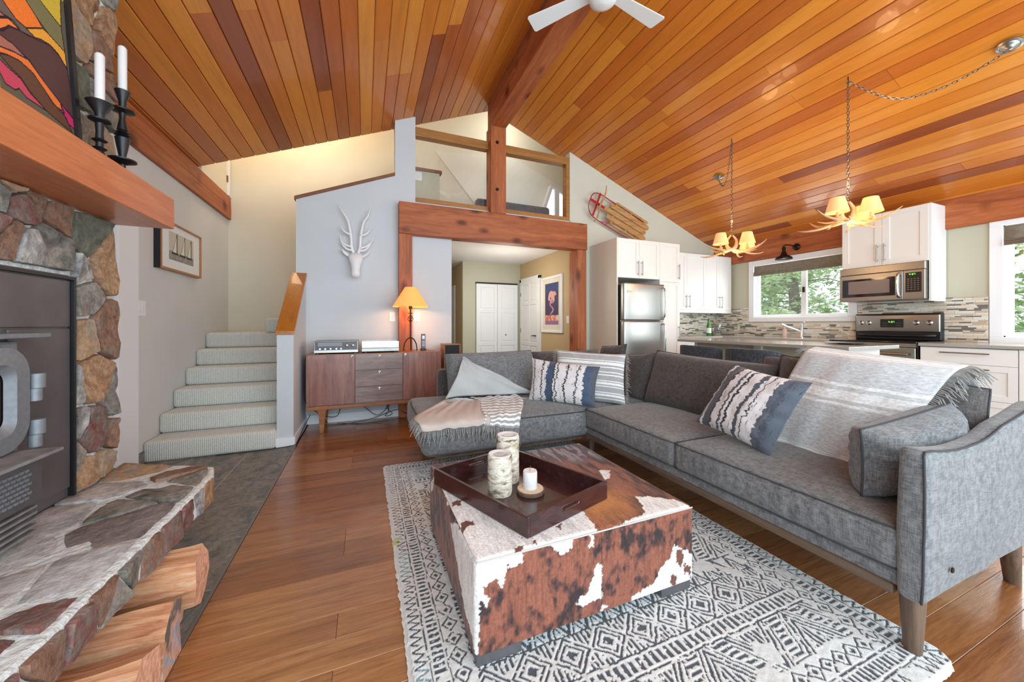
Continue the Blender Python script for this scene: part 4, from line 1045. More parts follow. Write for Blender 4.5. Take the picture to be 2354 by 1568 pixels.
# ================================================================ tray, candles
def tray():
    A = Vector((.54, 1.175, 0)); ex = Vector((.453, .14, 0)).normalized(); ey = Vector((-.233, .575, 0)).normalized(); wx, wy = .474, .62
    zb, zt, th_ = .377, .452, .014
    t = thing('serving_tray', (.65, 1.53, .375), 'dark wooden serving tray with cut-out handles lying askew on the ottoman', 'tray')
    def pw(x, y, z): p = A+ex*x+ey*y; return (p.x, p.y, z)
    def bx(x0, x1, y0, y1, z0, z1):
        return MB().add([pw(x0,y0,z0),pw(x1,y0,z0),pw(x1,y1,z0),pw(x0,y1,z0),pw(x0,y0,z1),pw(x1,y0,z1),pw(x1,y1,z1),pw(x0,y1,z1)], [(0,3,2,1),(4,5,6,7),(0,1,5,4),(1,2,6,5),(2,3,7,6),(3,0,4,7)])
    bx(th_, wx-th_, th_, wy-th_, zb, zb+.008).build('tray_floor', M['tray'], t)
    bx(0, th_, 0, wy, zb, zt).build('long_side', M['tray'], t, bev=.0015); bx(wx-th_, wx, 0, wy, zb, zt).build('long_side', M['tray'], t, bev=.0015)
    for y0 in (0, wy-th_):
        m = MB(); h0, h1, z0, z1 = wx/2-.055, wx/2+.055, zb+.036, zb+.058
        for q in ((th_, h0, zb, zt), (h1, wx-th_, zb, zt), (h0, h1, zb, z0), (h0, h1, z1, zt)):
            a = bx(q[0], q[1], y0, y0+th_, q[2], q[3]); m.add(a.v, a.f)
        m.build('end_board', M['tray'], t)
        # rounded rim of the cut-out handle
        pts = [pw(wx/2-.055+.011+(.088)*k/6, y0+th_/2, z0) for k in range(7)]+[pw(wx/2+.044+.011*math.sin(a), y0+th_/2, (z0+z1)/2-.011*math.cos(a)) for a in (PI/4, PI/2, 3*PI/4)]+[pw(wx/2+.044-.088*k/6, y0+th_/2, z1) for k in range(7)]+[pw(wx/2-.044-.011*math.sin(a), y0+th_/2, (z0+z1)/2+.011*math.cos(a)) for a in (PI/4, PI/2, 3*PI/4)]
        MB().tube(pts, .0075, 6, closed=True).build('handle_rim', M['tray'], t, smooth=True)
tray()
t = NT('birch_bark'); v = t.coord('Object', (1, 1, 3)); f = t.noise(v, 14, 5, .65, .6); col = t.ramp(f, [C(60,52,48), C(176,158,134), C(222,214,202), C(200,184,160)], [.34, .43, .54, .75])
v2 = t.coord('Object', (60, 60, 220)); f2 = t.noise(v2, 1, 3); col = t.mix(col, t.ramp(f2, [(.45,.4,.36), (1,1,1)], [.30, .42]), .7, 'MULTIPLY'); t.bump(f, .004, .6); M['birch'] = t.set(col, .8)
def birch(x, y, r, z1, lab, seed):
    t = thing('birch_candle', (x, y, .386), lab, 'candle', 'birch bark pillar candles on the tray'); m = MB()
    prof = [(r*.96, .386), (r, .395)]+[(r*(1+.03*mnoise.noise(Vector((k*.7, seed, 0)))), lerp(.395, z1-.006, k/8)) for k in range(1, 9)]+[(r*.97, z1)]
    m.lathe(prof, (x, y, 0), 32); m.build('bark', M['birch'], t, smooth=True, auto=50)
    MB().lathe([(r*.94, z1), (r*.93, z1+.004), (r*.55, z1+.002), (r*.5, z1-.001), (.0, z1+.0)], (x, y, 0), 32, cap=False).build('wax', M['candle'], t, smooth=True, auto=50)
    MB().lathe([(r*.50, z1+.0015), (.001, z1+.0015)], (x, y, 0), 20, cap=False).build('wax_pool', M['candlewax'], t)
birch(.563, 1.525, .055, .562, 'shorter birch bark candle in front on the tray', 1); birch(.645, 1.635, .055, .607, 'taller birch bark candle behind the shorter one', 5)
t = thing('wood_slice', (.695, 1.482, .386), 'round wood slice coaster under the small white candle', 'coaster')
MB().lathe([(.062, .386), (.064, .392), (.063, .402), (.060, .404)], (.695, 1.482, 0), 30).build('bark_ring', M['sofaleg'], t, smooth=True, auto=40)
MB().lathe([(.059, .4035), (.058, .406), (.0, .406)], (.695, 1.482, 0), 30, cap=False).build('slice_face', plain('slice_wood', (206,184,160), .7, nz=.08, nsc=60), t)
t = thing('pillar_candle', (.695, 1.485, .406), 'small plain white pillar candle with a wick on the wood slice', 'candle')
MB().lathe([(.031, .406), (.032, .409), (.032, .478), (.030, .483), (.006, .481), (0, .481)], (.695, 1.485, 0), 28, cap=False).build('wax_body', M['candle'], t, smooth=True, auto=50)
MB().tube([(.695, 1.485, .48), (.695, 1.486, .492), (.698, 1.487, .502)], .0012, 6).build('wick', M['cap_brown'], t)

# ================================================================ sofa
def wr(p, amp=.004, sc=9): return mnoise.noise(Vector(p)*sc)*amp
sf = thing('sectional_sofa', (2.0, 2.2, 0), 'large L-shaped dark grey fabric sectional sofa with wooden legs', 'sofa')
def seatfn(x0, x1, y0, y1, z0, z1, bulge=.02, soft=.012):
    def fn(p):
        u = (p.x-x0)/(x1-x0)*2-1; v = (p.y-y0)/(y1-y0)*2-1; w_ = (p.z-z0)/(z1-z0)
        k = (1-abs(u)**3)*(1-abs(v)**3)
        z = p.z+bulge*k*max(0, w_)+wr((p.x, p.y, p.z), .004, 7)
        hb = soft*math.sin(PI*max(0, min(1, w_)))
        rip = (.0035*math.sin(p.y*115+3*math.sin(p.y*9))*max(0, mnoise.noise(Vector((p.y*2.2, 3, z0)))+.25)*math.sin(PI*max(0, min(1, w_))) if u < -.98 else 0)
        x = p.x+rip+(hb*(-1 if u < -.98 else (1 if u > .98 else 0)))*(1-abs(v)**6)+wr((p.y*2, p.z, p.x), .0035, 12)
        y = p.y+(hb*(-1 if v < -.98 else (1 if v > .98 else 0)))*(1-abs(u)**6)+wr((p.x*2, p.z, 5), .0035, 12)
        return (x, y, z)
    return fn
def seat(x0, x1, y0, y1, z0=.29, z1=.445, r=.03, mat='sofa', pipe=True, bulge=.034):
    m = MB().rbox(x0, y0, z0, x1, y1, z1, r, (14,110,5), 4, seatfn(x0, x1, y0, y1, z0, z1, bulge))
    c = m.build('seat_cushion', M[mat], sf, smooth=True)
    if pipe:
        for zz in (z1-.006, z0+.006):
            e = .001
            pts = []
            for (a, b) in (((x0+r*.4, y0), (x1, y0)), ((x1, y0+r*.4), (x1, y1)), ((x1, y1), (x0+r*.4, y1)), ((x0, y1-r*.4), (x0, y0+r*.4))):
                for k in range(14):
                    tt_ = k/14; pts.append((lerp(a[0], b[0], tt_)+wr((tt_*3, a[0], zz), .002, 3), lerp(a[1], b[1], tt_), zz+wr((tt_*4, a[1], 2), .002, 3)))
            MB().tube(pts, .0032, 6, closed=True).build('piping', M['piping'], c, smooth=True)
    return c
seat(1.70, 2.45, .635, 1.62); seat(1.70, 2.45, 1.625, 2.56)
# upholstered bases
MB().rbox(1.712, .64, .235, 2.70, 2.60, .30, .015, (2,20,1), 2, lambda p: (p.x+wr(p, .002, 10), p.y, p.z)).build('base_panel', M['sofa'], sf, smooth=True)
# chaise return
m = MB().rbox(.37, 2.545, .20, 2.62, 3.58, .445, .065, (30,16,4), 5, seatfn(.37, 2.62, 2.545, 3.58, .20, .445, .018, .010)); ch_ = m.build('chaise_cushion', M['sofa'], sf, smooth=True)
MB().tube([(.40, 3.50, .428), (.375, 3.3, .432), (.375, 2.75, .430), (.385, 2.62, .425), (.43, 2.565, .420), (.60, 2.553, .420), (1.1, 2.548, .420), (1.695, 2.548, .420)], .004, 6).build('piping', M['piping'], ch_, smooth=True)
MB().tube([(.385, 3.5, .222), (.380, 2.7, .220), (.41, 2.57, .220), (.5, 2.552, .220), (1.1, 2.548, .222), (1.695, 2.548, .222)], .004, 6).build('piping', M['piping'], ch_, smooth=True)
# backs
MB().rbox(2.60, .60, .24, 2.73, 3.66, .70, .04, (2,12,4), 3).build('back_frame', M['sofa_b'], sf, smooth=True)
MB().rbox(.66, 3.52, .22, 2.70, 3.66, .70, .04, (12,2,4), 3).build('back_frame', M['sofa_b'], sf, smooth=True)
# arm: thin upholstered panel whose top dips and rises towards the back
def armfn(p):
    t = (p.x-1.69)/1.05; w_ = (p.z-.215)/.52
    dz = (.055*max(0, t-.45)**1.3*3-.03*math.sin(PI*min(1, t/.6)) if t < .6 else .055*max(0, t-.45)**1.3*3)
    bow = .007*math.sin(PI*max(0, min(1, w_)))
    x = p.x - (bow*1.2 if t < .08 else 0)+(.012*(w_) if t < .08 else 0)
    return (x+wr(p, .002, 9), p.y-(bow if p.y < .6 else -bow*.3)+wr((p.z, p.x, 1), .004, 6), p.z+dz*max(0, w_))
arm = MB().rbox(1.69, .580, .215, 2.74, .648, .735, .024, (26,2,14), 4, armfn).build('arm', M['sofa'], sf, smooth=True)
pts = [armfn(Vector((1.694, .586, .225)))] + [armfn(Vector((1.692, .584, .225+.49*k/8))) for k in range(1, 9)] + [armfn(Vector((1.70, .584, .728)))] + [armfn(Vector((1.70+1.0*k/16, .584, .733))) for k in range(1, 17)]
MB().tube(pts, .0035, 6).build('piping', M['piping'], arm, smooth=True)
MB().lathe([(.0, 0), (.010, 0), (.009, -.004), (0, -.005)], (1.865, .572, .305), 16, 'y', cap=False).build('button', M['bronze'], arm)
# wooden rail and legs
MB().rbox(1.705, .66, .205, 1.745, 2.56, .24, .006, (1,1,1), 2).build('wood_rail', M['sofarail'], sf)
MB().box(1.745, .60, .205, 2.68, .635, .225).build('wood_rail', M['sofarail'], sf, bev=.003)
MB().box(.48, 2.60, .175, 1.70, 2.64, .205).build('wood_rail', M['sofarail'], sf, bev=.003)
def sofa_leg(x, y, zt, zb, r0=.042, r1=.029, lx=0, ly=0):
    MB().tube([(x+lx, y+ly, zb), (x+lx*.5, y+ly*.5, (zb+zt)/2), (x, y, zt)], [r1, (r0+r1)/2, r0], 20, flat=.8).build('leg', M['sofaleg'], sf, smooth=True, auto=50)
sofa_leg(1.765, .632, .23, .017); sofa_leg(2.62, .64, .23, 0, lx=.05); sofa_leg(1.80, 2.60, .22, .0, .03, .022); sofa_leg(.50, 2.70, .21, 0, .028, .02); sofa_leg(.52, 3.48, .21, 0, .028, .02); sofa_leg(2.62, 3.56, .22, 0, .03, .02)

def pillow4(TL, TR, BR, BL, t, mat, name='cushion', n=30, pinch=.05, e=4, seam='piping', parent=None, lab=None, cat=None, group=None, wrk=.006, seed=0, ears=.0, top=None):
    TL, TR, BR, BL = map(Vector, (TL, TR, BR, BL)); c0 = (TL+TR+BR+BL)/4
    nrm = (TR-TL).cross(BL-TL).normalized()
    if nrm.dot(Vector((0, 0, 1.15))-c0) < 0: nrm.negate()
    def base(u, v):
        a, b = 2*u-1, 2*v-1
        u2 = .5+.5*a*(1-pinch*(1-b*b)); v2 = .5+.5*b*(1-pinch*(1-a*a))
        return TL.lerp(TR, u2).lerp(BL.lerp(BR, u2), 1-v2)
    def th(u, v):
        a, b = abs(2*u-1), abs(2*v-1)
        return t/2*((1-a**e)*(1-b**e))**.55
    def f(u, v, sgn):
        p = base(u, v); k = th(u, v)
        w1 = (mnoise.noise(Vector((u*7+seed, v*7, seed)))+.5*mnoise.noise(Vector((u*17+seed, v*15, seed))))*wrk
        a, b = 2*u-1, 2*v-1; edge = max(abs(a), abs(b))
        rad = mnoise.noise(Vector((math.atan2(b, a)*5, seed, 0)))*wrk*1.3*edge**3 if edge < .999 else 0
        return p+nrm*(sgn*(k+(w1+rad)*(1 if k > .004 else 0)))
    m = MB()
    m.grid(lambda u, v: f(u, v, 1), n, n, True); m.grid(lambda u, v: f(u, v, -1), n, n, True, flip=True)
    if parent is None:
        loc = c0.copy(); loc.z = min(TL.z, TR.z, BR.z, BL.z); pr = thing(name, loc, lab, cat or 'pillow', group); nm = 'cover'
    else: pr = parent; nm = name
    o = m.build(nm, mat, pr, smooth=True)
    if seam:
        pts = [base(k/16, 0) for k in range(16)]+[base(1, k/16) for k in range(16)]+[base(1-k/16, 1) for k in range(16)]+[base(0, 1-k/16) for k in range(16)]
        MB().tube(pts, .0045, 6, closed=True).build('piping', M[seam] if isinstance(seam, str) else seam, o if parent is None else o, smooth=True)
    return pr if parent is None else o
# back cushions (parts of the sofa)
pillow4((.69,3.40,.865),(1.60,3.40,.875),(1.62,3.24,.43),(.69,3.24,.43), .22, M['sofa'], 'back_cushion', parent=sf, e=6, pinch=.03, seed=1)
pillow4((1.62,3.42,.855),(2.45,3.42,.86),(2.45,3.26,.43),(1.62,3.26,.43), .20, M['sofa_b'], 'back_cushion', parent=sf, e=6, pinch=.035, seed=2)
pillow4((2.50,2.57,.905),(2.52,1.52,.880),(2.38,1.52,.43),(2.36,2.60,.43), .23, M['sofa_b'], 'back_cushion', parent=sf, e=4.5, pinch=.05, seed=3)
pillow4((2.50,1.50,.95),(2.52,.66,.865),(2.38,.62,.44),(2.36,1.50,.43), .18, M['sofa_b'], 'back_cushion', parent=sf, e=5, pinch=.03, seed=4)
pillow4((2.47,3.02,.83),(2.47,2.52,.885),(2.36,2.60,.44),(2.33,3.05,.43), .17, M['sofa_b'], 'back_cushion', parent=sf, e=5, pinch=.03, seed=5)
# loose scatter cushions
pillow4((2.66,3.62,.88),(2.66,3.18,.93),(2.58,3.20,.52),(2.58,3.62,.50), .14, M['sofa_b'], 'corner_cushion', seed=6, lab='brown-grey cushion peeking up at the corner behind the fringed pillow', group='small plain sofa cushions')
pillow4((2.61,1.68,.93),(2.61,1.36,.95),(2.50,1.36,.55),(2.50,1.68,.50), .12, M['sofa_b'], 'side_cushion', seed=7, lab='small brown-grey cushion wedged between the back cushions beside the striped throw', group='small plain sofa cushions')
pillow4((1.80,.79,.735),(2.34,.72,.81),(2.36,.715,.50),(1.83,.80,.465), .20, M['sofa'], 'lumbar_cushion', seed=8, pinch=.04, e=5, wrk=.012, lab='plain grey lumbar cushion leaning against the sofa arm')

def ikat(name, bands):
    t = NT(name); tc = t.n('ShaderNodeTexCoord'); mp = t.n('ShaderNodeMapping'); mp.inputs['Scale'].default_value = (5, 16, 1); t.l(tc.outputs['UV'], mp.inputs[0])
    f = t.noise(mp.outputs[0], 1, 5, .7); sx = t.n('ShaderNodeSeparateXYZ'); t.l(tc.outputs['UV'], sx.inputs[0])
    mp2 = t.n('ShaderNodeMapping'); mp2.inputs['Scale'].default_value = (2, 2, 1); t.l(tc.outputs['UV'], mp2.inputs[0]); f3 = t.noise(mp2.outputs[0], 1, 2)
    a = t.n('ShaderNodeMath', operation='MULTIPLY_ADD'); t.l(f, a.inputs[0]); a.inputs[1].default_value = .15; t.l(sx.outputs[0], a.inputs[2])
    b = t.n('ShaderNodeMath', operation='MULTIPLY_ADD'); t.l(f3, b.inputs[0]); b.inputs[1].default_value = .12; t.l(a.outputs[0], b.inputs[2])
    c = t.n('ShaderNodeMath', operation='SUBTRACT'); t.l(b.outputs[0], c.inputs[0]); c.inputs[1].default_value = .135
    col = t.ramp(c.outputs[0], [C(*q[1]) for q in bands], [q[0] for q in bands], const=True)
    mp4 = t.n('ShaderNodeMapping'); mp4.inputs['Scale'].default_value = (38, 5, 1); t.l(tc.outputs['UV'], mp4.inputs[0]); f4 = t.noise(mp4.outputs[0], 1, 5, .8)
    col = t.mix(col, t.ramp(f4, [C(74,74,86), (1,1,1,1)], [.39, .43]), .8, 'MULTIPLY'); t.bump(f, .004, .5)
    return t.set(col, .7, sheen=.2)
w_, k_, b_, s_ = (224,219,220), (44,44,54), (62,82,108), (74,80,92)
M['ikat'] = ikat('ikat_blue', [(0,w_),(.06,k_),(.075,w_),(.19,k_),(.21,w_),(.27,b_),(.37,k_),(.39,w_),(.42,k_),(.44,w_),(.56,k_),(.585,w_),(.72,s_),(.745,w_),(.83,b_),(.93,s_)])
M['ikat2'] = ikat('ikat_grey', [(0,s_),(.06,w_),(.10,s_),(.20,k_),(.23,w_),(.33,s_),(.36,w_),(.40,k_),(.43,w_),(.55,s_),(.60,w_),(.655,k_),(.67,w_),(.80,(88,94,106)),(.86,(70,78,92)),(.9,(84,92,104))])
def stripes(name, base, bands, axis=1, heather=.35):
    t = NT(name); tc = t.n('ShaderNodeTexCoord'); sx = t.n('ShaderNodeSeparateXYZ'); t.l(tc.outputs['UV'], sx.inputs[0])
    el = []
    for (a, b) in bands: el += [(a, (246,246,245)), (b, base)]
    el = [(0, base)]+el if el and el[0][0] > 0 else el
    # a ramp holds at most 32 stops
    col = t.ramp(sx.outputs[axis], [C(*q[1]) for q in el], [q[0] for q in el], const=True)
    mp = t.n('ShaderNodeMapping'); mp.inputs['Scale'].default_value = (26, 130, 1) if axis == 1 else (130, 26, 1); t.l(tc.outputs['UV'], mp.inputs[0])
    f = t.noise(mp.outputs[0], 1, 4, .7)
    col = t.mix(col, t.ramp(f, [(.5,.5,.5), (1.15,1.15,1.15)], [.3, .62]), heather*2, 'MULTIPLY'); t.bump(f, .002, .5)
    return t.set(col, .95, sheen=.2)
M['stripe_p'] = stripes('fringed_pillow_stripes', (176,176,178), [(.04,.06),(.09,.13),(.15,.17),(.27,.29),(.32,.36),(.38,.40),(.50,.52),(.56,.58),(.66,.68),(.72,.78),(.80,.82),(.93,.95)], heather=.3)
p2c = [(1.75,3.12,.90),(2.18,2.62,.875),(2.06,2.48,.46),(1.64,2.96,.45)]
p2 = pillow4(*p2c, .13, M['stripe_p'], 'fringed_pillow', seam=None, seed=9, lab='white and grey striped square pillow with fringed edges in the sofa corner')
def fringe_tufts(mb, pts, dirs, L, n, r=.0022, rs=None, sag=.4):
    rs = rs or random.Random(4)
    for k in range(n):
        t = (k+.5)/n*(len(pts)-1); i = min(int(t), len(pts)-2); p = Vector(pts[i]).lerp(Vector(pts[i+1]), t-i); d = Vector(dirs[i]).lerp(Vector(dirs[i+1]), t-i).normalized()
        l = L*rs.uniform(.7, 1.15); j = Vector((rs.uniform(-1,1), rs.uniform(-1,1), rs.uniform(-1,1)))*.35
        mb.tube([p, p+(d+j*.4)*l*.5, p+(d+j)*l+Vector((0,0,-sag*l))], [r, r, r*.6], 4)
for a, b in ((0, 3), (1, 2)):
    A, B = Vector(p2c[a]), Vector(p2c[b]); d = (Vector(p2c[1])-Vector(p2c[0])).normalized()*(1 if a else -1)
    m = MB(); fringe_tufts(m, [A, A.lerp(B, .5), B], [d]*3, .035, 60, .0018); m.build('fringe', M['fringe'], p2, kind='stuff')
pillow4((1.45,3.06,.83),(1.86,2.56,.785),(1.77,2.50,.455),(1.38,2.99,.455), .14, M['ikat'], 'patterned_pillow', seed=10, seam=None, pinch=.07, e=2.6, lab='lumbar pillow with navy and charcoal brushed stripes in front of the fringed pillow', group='patterned lumbar pillows')
pillow4((2.14,1.56,.90),(2.08,1.10,.855),(1.91,1.20,.475),(1.97,1.70,.52), .16, M['ikat2'], 'patterned_pillow', seed=12, seam=None, pinch=.07, e=2.6, wrk=.01, lab='lumbar pillow with slate brushed stripes leaning on the long seat before the throw', group='patterned lumbar pillows')

# big striped throw over the right back cushion
M['throw'] = stripes('big_throw_stripes', (212,213,215), [(.055,.065),(.075,.10),(.112,.12),(.325,.337),(.350,.385),(.400,.412),(.585,.597),(.612,.655),(.672,.684)], heather=.35)
rows_ = [((2.26,1.47,.462),(2.20,.93,.462)), ((2.27,1.45,.53),(2.22,.90,.52)), ((2.31,1.38,.75),(2.27,.80,.73)), ((2.36,1.31,.95),(2.33,.72,.92)), ((2.41,1.29,1.005),(2.385,.69,.965)), ((2.50,1.28,1.0),(2.47,.70,.955)), ((2.60,1.28,.86),(2.60,.70,.82))]
Lr = spline([r_[0] for r_ in rows_], 8); Rr = spline([r_[1] for r_ in rows_], 8); nR = len(Lr)
def thr(u, v):
    k = v*(nR-1); i = min(int(k), nR-2); a = Lr[i].lerp(Lr[i+1], k-i); b = Rr[i].lerp(Rr[i+1], k-i); p = a.lerp(b, u)
    bul = -.045*math.sin(PI*u)*(1 if v < .55 else max(0, 1-(v-.55)*3)); fold = .006*math.sin(u*26+v*3)*(1-v)**2+.008*mnoise.noise(Vector((u*5, v*6, 3)))
    if v < .12: fold += .012*math.sin(u*20)*(1-v/.12)
    return p+Vector((bul+fold-.004, 0, fold*.3+.02*math.sin(PI*u)*(v > .5)*-.6*(v-.5)))
tw = thing('striped_throw', (2.35, 1.1, .46), 'large heather grey throw with white stripes draped over the right back cushion', 'throw blanket')
o = MB().grid(thr, 40, 56, True).build('blanket', M['throw'], tw, smooth=True); md = o.modifiers.new('th', 'SOLIDIFY'); md.thickness = .006; md.offset = 0
m = MB(); ed = [thr(1, v/20) for v in range(2, 18)]; fringe_tufts(m, ed, [Vector((-.15,-.8,-.25)) for _ in ed], .06, 130, .0024, sag=.55)
ed = [thr(0, v/20) for v in range(12, 16)]; fringe_tufts(m, ed, [Vector((-.1,.8,.1)) for _ in ed], .045, 26, .0022, sag=.5)
m.build('fringe', M['fringe'], tw, kind='stuff')

# soft grey throw on the chaise: triangle over the back cushion, striped tail over the seat edge
M['throw2'] = plain('soft_throw', (176,178,178), .95, nz=.06, nsc=8)
M['throw3'] = stripes('striped_tail', (168,168,168), [(.04+.085*k, .08+.085*k) for k in range(11)], heather=.15)
M['throw4'] = plain('warm_lit_throw', (200,188,180), .95, nz=.05, nsc=10)  # grey throw; pinkish reflected light is put into this colour
tb = thing('folded_throw', (.95, 3.0, .45), 'soft grey fringed throw draped from the chaise back cushion onto the seat', 'throw blanket')
Ap, Lf, Rt = Vector((.83, 3.245, .845)), Vector((.64, 3.13, .50)), Vector((1.52, 3.10, .475))
def tri(u, v):
    p = Lf.lerp(Rt, u).lerp(Ap, v); s_ = .02*math.sin(PI*u)*(1-v)
    hump = .030*math.sin(PI*u)**.6*math.sin(PI*min(1, v+.15)) if 0 < u < 1 else 0
    return p+Vector((s_*.3, -.055*math.sin(PI*(v*.9+.05))-.02+.006*math.sin(u*18+v*9), hump*1.6*(1-v)+.004*math.sin(u*9-v*12)))
o = MB().grid(tri, 30, 30, True).build('folded_corner', M['throw2'], tb, smooth=True); md = o.modifiers.new('th', 'SOLIDIFY'); md.thickness = .008
for k, (dy, dz, r_) in enumerate(((0, -.012, .016), (-.035, -.02, .014))):
    pts = [Lf.lerp(Rt, q/10)+Vector((0, -.05+dy-.03*math.sin(PI*q/10), dz+.015*math.sin(q*1.3+k))) for q in range(11)]
    MB().tube(pts, [r_*(.4+.6*math.sin(PI*min(.95, max(.05, q/10)))) for q in range(11)], 10, flat=1.3).build('fold', M['throw2'], tb, smooth=True)
def patch(rows, fold=.011, seed=0):
    Ls = spline([r_[0] for r_ in rows], 6); Rs = spline([r_[1] for r_ in rows], 6); n_ = len(Ls)
    def fn(u, v):
        k = v*(n_-1); i = min(int(k), n_-2); p = Ls[i].lerp(Ls[i+1], k-i).lerp(Rs[i].lerp(Rs[i+1], k-i), u)
        q = fold*(math.sin(u*11+seed)*math.sin(v*4+1)+.6*math.sin(u*23+v*5+seed)); return p+Vector((0, -abs(q)*.4, abs(q)))
    return fn
fa = patch([((.66,3.14,.475),(.95,3.10,.478)),((.50,2.92,.472),(.93,2.95,.475)),((.33,2.70,.465),(.86,2.66,.470)),((.345,2.55,.44),(.86,2.545,.445)),((.36,2.528,.40),(.86,2.522,.40))], seed=1)
o = MB().grid(fa, 24, 24, True).build('plain_tail', M['throw4'], tb, smooth=True); md = o.modifiers.new('th', 'SOLIDIFY'); md.thickness = .006
fb = patch([((.86,3.12,.482),(1.30,3.10,.480)),((.90,2.95,.480),(1.28,2.90,.478)),((.84,2.72,.478),(1.18,2.66,.474)),((.82,2.55,.450),(1.11,2.543,.450)),((.80,2.520,.40),(1.08,2.515,.34))], seed=4)
o = MB().grid(fb, 24, 24, True).build('striped_tail', M['throw3'], tb, smooth=True); md = o.modifiers.new('th', 'SOLIDIFY'); md.thickness = .006
m = MB()
for fn, n_ in ((fa, 60), (fb, 44)):
    ed = [fn(q/12, 1) for q in range(13)]; fringe_tufts(m, ed, [Vector((0,-.12,-1))]*13, .075, n_, .0024, sag=.1)
ed = [fa(0, q/8) for q in range(2, 9)]; fringe_tufts(m, ed, [Vector((-.8,-.3,-.5))]*7, .05, 26, .0024, sag=.6)
m.build('fringe', M['fringe'], tb, kind='stuff')

# ================================================================ kitchen
def bar_handle(parent, p0, p1, out, r=.006):
    p0, p1, out = Vector(p0), Vector(p1), Vector(out); d = (p1-p0).normalized(); m = MB()
    m.cyl(p0-d*.025+out*.032, p1+d*.025+out*.032, r, n=10).cyl(p0, p0+out*.032, r*.8, n=8).cyl(p1, p1+out*.032, r*.8, n=8)
    return m.build('handle', M['handle'], parent, smooth=True, auto=50)
def shaker(parent, ax, p, out, a0, a1, z0, z1, name='door', rail=.055, flat=False):
    def bb(u0, u1, w0, w1, d0, d1): return (u0, p+out*d0, w0, u1, p+out*d1, w1) if ax == 'y' else (p+out*d0, u0, w0, p+out*d1, u1, w1)
    g = .0015; a0 += g; a1 -= g; z0 += g; z1 -= g
    m = MB()
    if flat: m.box(*bb(a0, a1, z0, z1, 0, .018))
    else:
        m.box(*bb(a0+.01, a1-.01, z0+.01, z1-.01, 0, .011)); m.box(*bb(a0, a0+rail, z0, z1, 0, .019)); m.box(*bb(a1-rail, a1, z0, z1, 0, .019)); m.box(*bb(a0+rail, a1-rail, z0, z0+rail, 0, .019)); m.box(*bb(a0+rail, a1-rail, z1-rail, z1, 0, .019))
    return m.build(name, M['cab'], parent, bev=.0015)
# tall fridge surround
t = thing('fridge_cabinet', (3.6, 4.38, 0), 'tall white cabinet surround above and around the refrigerator', 'cabinet')
box('side_panel', M['cab_side'], (3.215, 4.05, 0, 3.235, 4.695, 2.35), t); box('side_panel', M['cab'], (3.985, 4.05, 0, 4.0, 4.695, 2.35), t)
box('body', M['cab'], (3.235, 4.07, 1.80, 3.985, 4.69, 2.35), t)
d = shaker(t, 'y', 4.07, -1, 3.235, 3.61, 1.80, 2.35); bar_handle(d, (3.575, 4.05, 1.86), (3.575, 4.05, 2.02), (0,-1,0))
d = shaker(t, 'y', 4.07, -1, 3.61, 3.985, 1.80, 2.35); bar_handle(d, (3.645, 4.05, 1.86), (3.645, 4.05, 2.02), (0,-1,0))
t = thing('pantry_cabinet', (4.19, 4.38, 0), 'tall narrow white pantry cabinet right of the refrigerator', 'cabinet')
box('body', M['cab'], (4.0, 4.07, .1, 4.38, 4.69, 2.35), t)
d = shaker(t, 'y', 4.07, -1, 4.0, 4.38, 1.77, 2.35); bar_handle(d, (4.345, 4.05, 1.84), (4.345, 4.05, 2.02), (0,-1,0))
d = shaker(t, 'y', 4.07, -1, 4.0, 4.38, .11, 1.77); bar_handle(d, (4.345, 4.05, .95), (4.345, 4.05, 1.10), (0,-1,0))
# refrigerator
t = thing('refrigerator', (3.61, 4.35, 0), 'stainless top-freezer refrigerator set between white panels', 'refrigerator')
box('body', M['steel_d'], (3.255, 4.02, .03, 3.965, 4.66, 1.70), t, bev=.005)
for nm, z0, z1 in (('freezer_door', 1.20, 1.715), ('fridge_door', .06, 1.19)):
    dd = MB().rbox(3.25, 3.94, z0, 3.97, 4.015, z1, .018, (6,1,4), 4, lambda p: (p.x, p.y-.012*(1-((p.x-3.61)/.36)**2) if p.y < 3.97 else p.y, p.z)).build(nm, M['steel'], t, smooth=True, auto=60)
    zz = (1.24, 1.66) if z0 > 1 else (.62, 1.15)
    pts = [(3.925, 3.935, zz[0]), (3.93, 3.90, zz[0]+.03), (3.932, 3.885, (zz[0]+zz[1])/2), (3.93, 3.90, zz[1]-.03), (3.925, 3.935, zz[1])]
    MB().tube(spline(pts, 5), .013, 10).build('handle', M['chrome'], dd, smooth=True)
    if z0 > 1: box('badge', M['handle'], (3.30, 3.932, 1.58, 3.38, 3.940, 1.61), dd)
# upper cabinets in the corner
t = thing('corner_wall_cabinet', (4.7, 4.52, 1.34), 'white wall cabinet run with bar handles between pantry and window corner', 'cabinet')
box('body', M['cab'], (4.385, 4.37, 1.36, 5.90, 4.69, 2.31), t); box('light_rail', M['cab'], (4.385, 4.355, 1.335, 5.90, 4.372, 1.385), t)
for (a, b, hs_) in ((4.385, 4.86, 1), (4.86, 5.30, -1), (5.30, 5.61, 1), (5.61, 5.90, -1)):
    d = shaker(t, 'y', 4.37, -1, a, b, 1.385, 2.31, rail=.06); hx = b-.035 if hs_ > 0 else a+.035; bar_handle(d, (hx, 4.35, 1.44), (hx, 4.35, 1.60), (0,-1,0))
